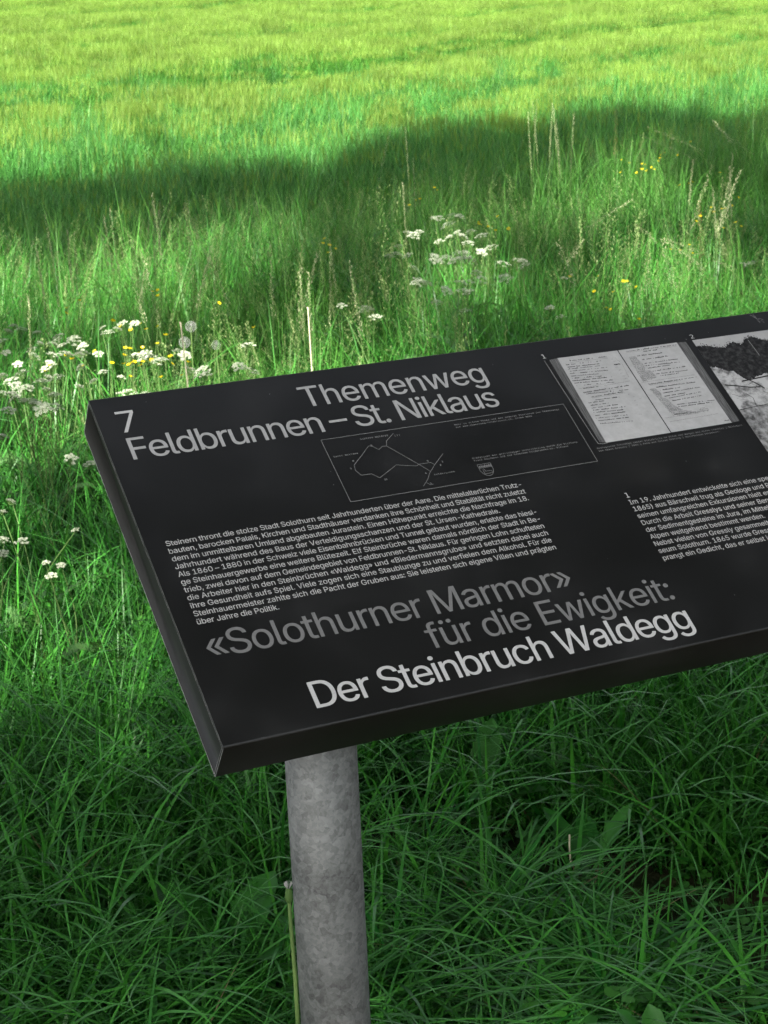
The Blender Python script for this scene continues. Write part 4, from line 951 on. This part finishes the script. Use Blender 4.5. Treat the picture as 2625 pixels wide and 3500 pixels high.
for i, (lab, um) in enumerate(PARSLEYS):
    g = np.array([[u_[0], u_[1], u_[2]] for u_ in um]); ctr = g[:, :2].mean(0) + rng.normal(0, .03, 2) + [0, .02]; z0 = float(terrain(*ctr))
    e_ = empty("cow_parsley", (*ctr, z0), lab, "cow parsley", "cow parsley flowering in the meadow")
    mb = MB(); top = np.array([0, 0, g[:, 2].min() * .62])
    mb.tube(curve_pts((0, 0, -.02), top, .02), np.linspace(.0032, .002, 7), 5, tone=.6, along=.3)
    lf = MB()
    for q, (x, y, h, r) in enumerate(um):
        tip = np.array([x - ctr[0], y - ctr[1], h]); r = r * .5
        fork = top * rng.uniform(.75, 1.0)
        mb.tube(curve_pts(fork, tip - [0, 0, r * .9], .012), np.linspace(.0016, .0009, 7), 4, tone=.6, along=.3)
        o = link("umbel", umbel_mesh(r, i * 10 + q), e_, tip); o.rotation_euler = (rng.normal(.22, .22), rng.normal(0, .22), rng.uniform(0, 6.28))
        frond(lf, fork * rng.uniform(.5, .95), rng.uniform(0, 6.28), rng.uniform(.1, .2))
    link("stem", mb.mesh("stem", [M['stem']], True), e_); link("leaf", lf.mesh("leaf", [M['feather']]), e_)

def stalk_mesh(h, kind):
    ms, mh = MB(), MB(); az = rng.uniform(0, 6.28); ln = {0: .02, 1: .1, 2: .25}[kind]; bd = {0: .07, 1: .25, 2: 1.0}[kind]
    s = np.linspace(0, 1, 13); th = ln + bd * s ** 2.5; step = h / 12 / np.mean(np.cos(th))
    c = np.c_[np.cumsum(np.r_[0, np.sin(th[1:])]) * step * math.cos(az), np.cumsum(np.r_[0, np.sin(th[1:])]) * step * math.sin(az), np.cumsum(np.r_[0, np.cos(th[1:])]) * step]
    ms.tube(c, np.linspace(.0014, .0007, 13), 4, tone=.8, along=.3)
    L_ = rng.uniform(2.2, 3.6)
    top = c[-1]; hd = [c[-1] - (c[-1] - c[10]) * t * L_ / 2 for t in np.linspace(1, -.25, 6)]
    if kind == 2: spikelets(mh, np.array(hd), 50, .014, .009, 0, .8)
    else: spikelets(mh, np.array(hd), 80, .003 if kind == 0 else .008, .0082, 0)
    return c, ms.mesh("stalk", [M['stem']], True), mh.mesh("seed_head", [M['pale']])
for lab, pts_ in STALKS:
    for (x, y, h) in pts_:
        kind = 0 if 'high group against' in lab else 2 if 'drooping' in lab or 'nodding' in lab else (1 if 'leaning' in lab else int(rng.integers(0, 2)))
        c, ms, mh = stalk_mesh(h, kind); z0 = float(terrain(x, y))
        x, y = x + rng.normal(0, .05), y + rng.normal(0, .12); e_ = empty("grass_stalk", (x - c[-2][0], y - c[-2][1], z0), lab, "grass stalk", "grass stalks in seed")
        link("stalk", ms, e_); link("seed_head", mh, e_)

def clock(loc, lab, r=.017):
    x, y, h = loc; e_ = empty("dandelion_clock", (x, y, 0), lab, "dandelion clock", "dandelion clocks behind the board")
    mb = MB(); mb.tube(curve_pts((0, 0, 0), (0, 0, h), .02), .0016, 5, tone=.8, along=.3); link("stem", mb.mesh("stem", [M['stem']], True), e_)
    mb = MB()
    for k in range(80):
        z = 1 - 2 * (k + .5) / 80; a = k * 2.39996; q = math.sqrt(1 - z * z); d = np.array([math.cos(a) * q, math.sin(a) * q, z])
        t1 = np.cross(d, [.2, .4, .9]); t1 /= np.linalg.norm(t1); t2 = np.cross(d, t1)
        mb.add([d * .003 - t1 * .00012, d * .003 + t1 * .00012, d * r * .8 + t1 * .00012, d * r * .8 - t1 * .00012], [[[0, 1, 2, 3]]], tone=.2, along=.3)
        for m_ in range(7):
            b_ = m_ * .898; e1 = (t1 * math.cos(b_) + t2 * math.sin(b_)) * r * .26; w = np.cross(e1, d) * .03
            mb.add([d * r * .8, d * r + e1 + w, d * r + e1 - w], [[[0, 1, 2]]], tone=rng.random(), along=.3)
    link("seed_ball", mb.mesh("seed_ball", [M['fluff']]), e_, (0, 0, h))
clock((-.559, 5.255, .6), "white fluffy dandelion clock, highest of the three behind the board")
clock((-.565, 5.104, .58), "white fluffy dandelion clock touching the bare straw stalk")
clock((-.482, 5.199, .55), "pale ragged dandelion clock standing farthest right of the three", .014)
def bare_stalk(loc, lab, lean):
    x, y, h = loc; e_ = empty("straw_stalk", (x + lean, y, 0), lab, "dry stalk")
    mb = MB(); mb.tube(curve_pts((0, 0, -.02), (-lean, 0, h), .006), np.linspace(.0025, .0019, 7), 6); link("stalk", mb.mesh("stalk", [M['straw']], True), e_)
    mb = MB(); mb.tube([(-lean, 0, h - .006), (-lean, 0, h), (-lean - .002, 0, h + .005)], [.0019, .003, .002], 6); link("tip", mb.mesh("tip", [M['straw']], True), e_)
bare_stalk((-.516, 4.603, .72), "bare bright straw stalk standing upright behind the board's left corner", .02)
bare_stalk((-.2, 5.187, .65), "short dry straw stalk in the sunlit grass above the title", .01)
def dock_stalk(loc, lab, mat):
    x, y, h = loc; z0 = float(terrain(x, y)); e_ = empty("sorrel_stalk", (x, y, z0), lab, "sorrel")
    mb = MB(); c = curve_pts((0, 0, 0), (.01, 0, h), .02, 10); mb.tube(c, np.linspace(.002, .001, 10), 4, tone=.8, along=.3); link("stalk", mb.mesh("stalk", [M['stem']], True), e_)
    mh = MB(); spikelets(mh, c[6:], 110, .016, .006, 0); link("seed_head", mh.mesh("seed_head", [mat]), e_)
dock_stalk((1.514, 10.967, .85), "reddish sorrel stalk standing against the shaded crop", M['pink'])
dock_stalk((1.312, 7.116, .7), "brown sorrel stalk below the tall pale grass heads at right", M['pink'])
# closed dandelion beside the post
e_ = empty("dandelion", (-.13, 2.13, 0), "closed dandelion head on a long bent stem leaning at the left of the post", "dandelion")
mb = MB(); c = np.array([[0, 0, 0], [-.012, .0, .06], [-.02, .005, .14], [-.02, .012, .22], [-.022, .02, .3], [-.023, .03, .33]]); mb.tube(c, np.linspace(.0036, .0026, 6), 7, tone=1, along=.3); link("stem", mb.mesh("stem", [M['stem']], True), e_)
mb = MB(); mb.tube([c[-1], c[-1] + [0, 0, .006], c[-1] + [0, 0, .014], c[-1] + [.001, 0, .022]], [.003, .006, .005, .0035], 8, tone=.4, along=.3); link("bud", mb.mesh("bud", [M['stem']], True), e_)
mb = MB()
for k in range(24):
    a = k * .7; d = np.array([math.cos(a), math.sin(a), 0]); mb.add([c[-1] + [0, 0, .018], c[-1] + d * .006 + [0, 0, .028], c[-1] + d * .004 + [.001, .001, .031]], [[[0, 1, 2]]], tone=.5, along=.3)
link("tuft", mb.mesh("tuft", [M['fluff']]), e_)
# broad leaves
def broad_leaf(mb, base, az, ln, wd, lean, bend, tone):
    s = np.linspace(0, 1, 9); th = lean + bend * s ** 1.2
    r = np.cumsum(np.r_[0, np.sin(th[1:])]) * ln / 8; z = np.cumsum(np.r_[0, np.cos(th[1:])]) * ln / 8
    ca, sa = math.cos(az), math.sin(az); c = np.array(base) + np.c_[r * ca, r * sa, z]
    w = wd * np.array([.1, .14, .3, .62, .9, 1, .95, .72, .1]) * (1 + .08 * np.array([0, 1, -1, 1, -1, 1, -1, 1, 0]))
    side = np.array([-sa, ca, 0]); nrm = np.c_[-np.cos(th) * ca, -np.cos(th) * sa, np.sin(th)]
    v = np.concatenate([c + side * w[:, None] * .5 + nrm * w[:, None] * .14, c + side * w[:, None] * .24 + nrm * w[:, None] * .09, c, c - side * w[:, None] * .24 + nrm * w[:, None] * .09, c - side * w[:, None] * .5 + nrm * w[:, None] * .14])
    f = [[k * 9 + i, k * 9 + i + 1, (k + 1) * 9 + i + 1, (k + 1) * 9 + i] for k in range(4) for i in range(8)]
    mb.add(v, np.array(f), tone=tone, along=.2)
M['dock'] = leaf_mat("dock_leaf", (.010, .08, .010), (.03, .15, .016), rough=.4, spec=.25, transl=.1)
def leafy(name, loc, lab, cat, leaves):
    e_ = empty(name, (*loc, 0), lab, cat)
    for a in leaves:
        mb = MB(); broad_leaf(mb, (0, 0, 0), *a); link("leaf", mb.mesh("leaf", [M['dock']], True), e_)
leafy("dock_plant", (.33, 2.78), "broad leaved dock with one greyish upright leaf in the grass right of the post", "dock plant",
      [(2.4, .16, .042, .35, .6, .4), (.6, .17, .034, .45, .5, 1.0), (3.6, .16, .045, 1.0, .6, .2), (1.5, .13, .045, .3, .7, .2)])
leafy("plantain", (.36, 2.2), "bright green plantain rosette at the bottom edge near the bare soil", "plantain",
      [(1.9, .11, .042, .12, .3, 1.0), (2.7, .12, .036, .3, .5, .6), (3.5, .13, .05, 1.15, .3, .5), (.4, .11, .04, .9, .6, .4), (4.9, .1, .045, 1.0, .4, .6)])
leafy("broad_weed", (.16, 3.05), "broad leaved weed just under the lower edge of the board", "weed",
      [(1.2, .2, .06, .2, .5, .8), (2.8, .18, .055, .5, .6, .6), (4.2, .18, .06, .9, .4, .9), (5.5, .2, .06, .7, .5, .7), (.2, .16, .05, .8, .4, 1.0)])
leafy("mallow_plant", (-.28, 2.5), "rounded weed leaves below the lower left corner of the board", "weed",
      [(1.0, .2, .07, .4, .7, .8), (2.4, .22, .075, .5, .8, .7), (3.9, .18, .07, .7, .6, .9), (5.3, .2, .07, .6, .6, .5)])
e_ = empty("dry_stem_piece", (.296, 2.739, .07), "short pale dry stem lying in the grass right of the post", "dry stem")
mb = MB(); mb.tube([(-.004, 0, -.02), (0, .003, .0), (-.002, .0, .03), (-.001, .004, .05)], .0017, 5); link("stalk", mb.mesh("stalk", [M['straw']], True), e_)

# ------------------------------------------------------------------ trees behind the camera (their crowns shade the near ground)
EDGE = np.array([(-30,-6),(-9,7.99),(-5,11.39),(-3.4,12.99),(-2.76,13.39),(-2.41,13.55),(-2.07,13.36),(-1.84,13.78),(-1.49,13.84),(-1.12,13.62),(-0.85,14.0),(-0.62,13.64),(-0.36,12.88),(-0.13,14.75),(0.15,15.42),(0.53,16.15),(0.94,16.78),(1.2,16.14),(1.46,15.83),(2.07,17.51),(2.57,18.13),(2.99,17.6),(3.41,17.18),(4.01,17.91),(5.21,18.91),(7.01,20.11),(10.01,22.91),(30,33)])
PATCHES = [(-0.78, 7.5, 0.52, 0.96, 0.55), (-0.98, 5.36, 0.34, 0.76, 0.9), (-0.61, 5.49, 0.16, 0.72, 0.8), (-0.08, 5.58, 0.26, 0.67, 0.8), (1.03, 6.83, 0.38, 1.31, 0.55), (0.48, 5.62, 0.09, 0.17, 0.5), (-0.32, 7.83, 0.12, 1.53, 0.35), (1.47, 7.32, 0.14, 0.92, 0.3), (-1.25, 6.74, 0.15, 0.72, 0.3), (-0.96, 4.68, 0.16, 0.33, 0.5), (-1.04, 7.17, 0.27, 0.8, 0.35), (-0.71, 3.85, 0.17, 0.19, 0.3), (-0.76, 3.52, 0.07, 0.19, 0.3), (1.55, 11.11, 0.18, 2.03, 0.25), (0.35, 8.9, 0.27, 0.89, 0.3), (1.18, 6.67, 0.2, 0.53, 0.5), (-1.66, 11.06, 0.18, 0.61, 0.3), (0.87, 7.48, 0.13, 0.65, 0.35), (1.42, 6.44, 0.1, 0.8, 0.6), (0.33, 6.99, 0.16, 0.97, 0.85), (0.47, 6.11, 0.24, 0.45, -0.7), (0.8, 8.01, 0.22, 1.04, -0.8), (0.03, 8.0, 0.18, 1.2, -0.75), (-0.87, 6.49, 0.16, 0.45, -0.7), (-0.85, 4.54, 0.05, 0.23, -0.6), (-0.05, 9.57, 0.3, 0.98, -0.6)]

def sunlit(x, y):
    """share of direct sun wanted on the ground under the wood's edge: where gaps in the crowns fall"""
    s = (y > np.interp(x, EDGE[:, 0], EDGE[:, 1])).astype(float)
    xy = np.c_[x, y]
    step = lambda v, lo, hi: np.clip((v - lo) / (hi - lo), 0, 1)
    wm = step(field_edge(x) - y, .1, 1.0) * step(y, 3.9, 4.9) * (np.abs(x) < 7)          # the meadow strip lies under a loose canopy
    s = np.maximum(s, wm * np.clip(.38 + 2.6 * (patchy(xy, 2.4, 31) - .42) + .9 * (patchy(xy, 6.0, 35) - .5), .06, .95))
    wl = step(y, 2.5, 3.2) * (1 - step(y, 4.4, 5.2)) * step(-x, .42, .7) * (x > -4)
    s = np.maximum(s, wl * np.clip(1.7 * patchy(xy, 4.5, 33) - .45, 0, .8))
    for (cx, cy, rx, ry, a) in PATCHES:
        q = ((x - cx) / (rx * 1.1 + .06)) ** 2 + ((y - cy) / (ry * 1.05 + .06)) ** 2
        k = np.clip(2.0 - 1.4 * q, 0, 1)
        s = np.maximum(s, min(1, a * 1.15) * k) if a > 0 else s * (1 + a * k)
    return s
def ground_hit(p, h=.38):
    t = (p[:, 2] - h) / -LDIR.z
    return p[:, 0] + LDIR.x * t, p[:, 1] + LDIR.y * t
def tree(x, y, ht, rad, label, n_leaf, seed):
    g = np.random.default_rng(seed)
    e_ = empty("tree", (x, y, 0), label, "tree", "trees along the path")
    mb = MB(); c = np.array([[0, 0, -.2], [.05, .03, 1.5], [0, .1, 4], [.1, 0, 7], [0, .1, ht * .75], [.05, 0, ht * .92]]); mb.tube(c, [.34, .27, .22, .17, .09, .03], 10)
    limbs = []
    for k in range(16):
        z = g.uniform(3.6, ht * .8); a = g.uniform(0, 6.28); L_ = rad * g.uniform(.5, .95) * (1 - .5 * (z / ht) ** 2)
        q = np.array([[0, 0, z], [math.cos(a) * L_ * .4, math.sin(a) * L_ * .4, z + L_ * .25], [math.cos(a) * L_, math.sin(a) * L_, z + L_ * .42]]); mb.tube(q, [.08, .045, .012], 6); limbs.append(q[-1])
    link("trunk", mb.mesh("trunk", [M['bark']], True), e_)
    # leaf clumps through an uneven crown
    nc = 260; cl = []
    while len(cl) < nc:
        p = g.uniform(-1, 1, 3)
        if np.linalg.norm(p) < 1: cl.append([p[0] * rad, p[1] * rad, ht * .6 + p[2] * ht * .4])
    cl = np.array(cl); ci = g.integers(0, nc, n_leaf); P = cl[ci] + g.normal(0, .55, (n_leaf, 3))
    P = P[P[:, 2] > 3.4]
    gx0, gy0 = ground_hit(P + [x, y, 0]); s = sunlit(gx0, gy0)
    P = P[g.random(len(P)) < np.clip(-np.log(np.maximum(s, .004)) / 5.2, 0, 1)]      # loose foliage where the light comes through
    m_ = len(P); d = g.normal(0, 1, (m_, 3)); d /= np.linalg.norm(d, axis=1)[:, None]; r2 = g.normal(0, 1, (m_, 3)); w = np.cross(d, r2); w /= np.linalg.norm(w, axis=1)[:, None]
    L_ = g.uniform(.1, .19, m_)[:, None]; W = L_ * .36
    v = np.stack([P, P + d * L_ * .5 + w * W, P + d * L_, P + d * L_ * .5 - w * W], 1).reshape(-1, 3)
    f = np.arange(m_ * 4).reshape(-1, 4)
    link("crown", np_mesh("crown", v, f, {"tone": np.repeat(g.random(m_), 4), "along": np.zeros(m_ * 4)}, [M['treeleaf']]), e_)
tree(-8.6, -6.0, 21.5, 5.6, "tall leafy tree standing farthest left behind the photographer", 95000, 1)
tree(-4.4, -3.4, 22.0, 5.6, "tall leafy tree standing left behind the photographer", 95000, 2)
tree(-.6, -1.6, 21.0, 5.4, "tall leafy tree standing close behind the photographer", 95000, 3)
tree(3.6, .9, 21.0, 5.4, "tall leafy tree standing to the right of the photographer", 95000, 4)
tree(7.8, 3.6, 20.0, 5.2, "tall leafy tree standing farthest right by the path", 95000, 5)
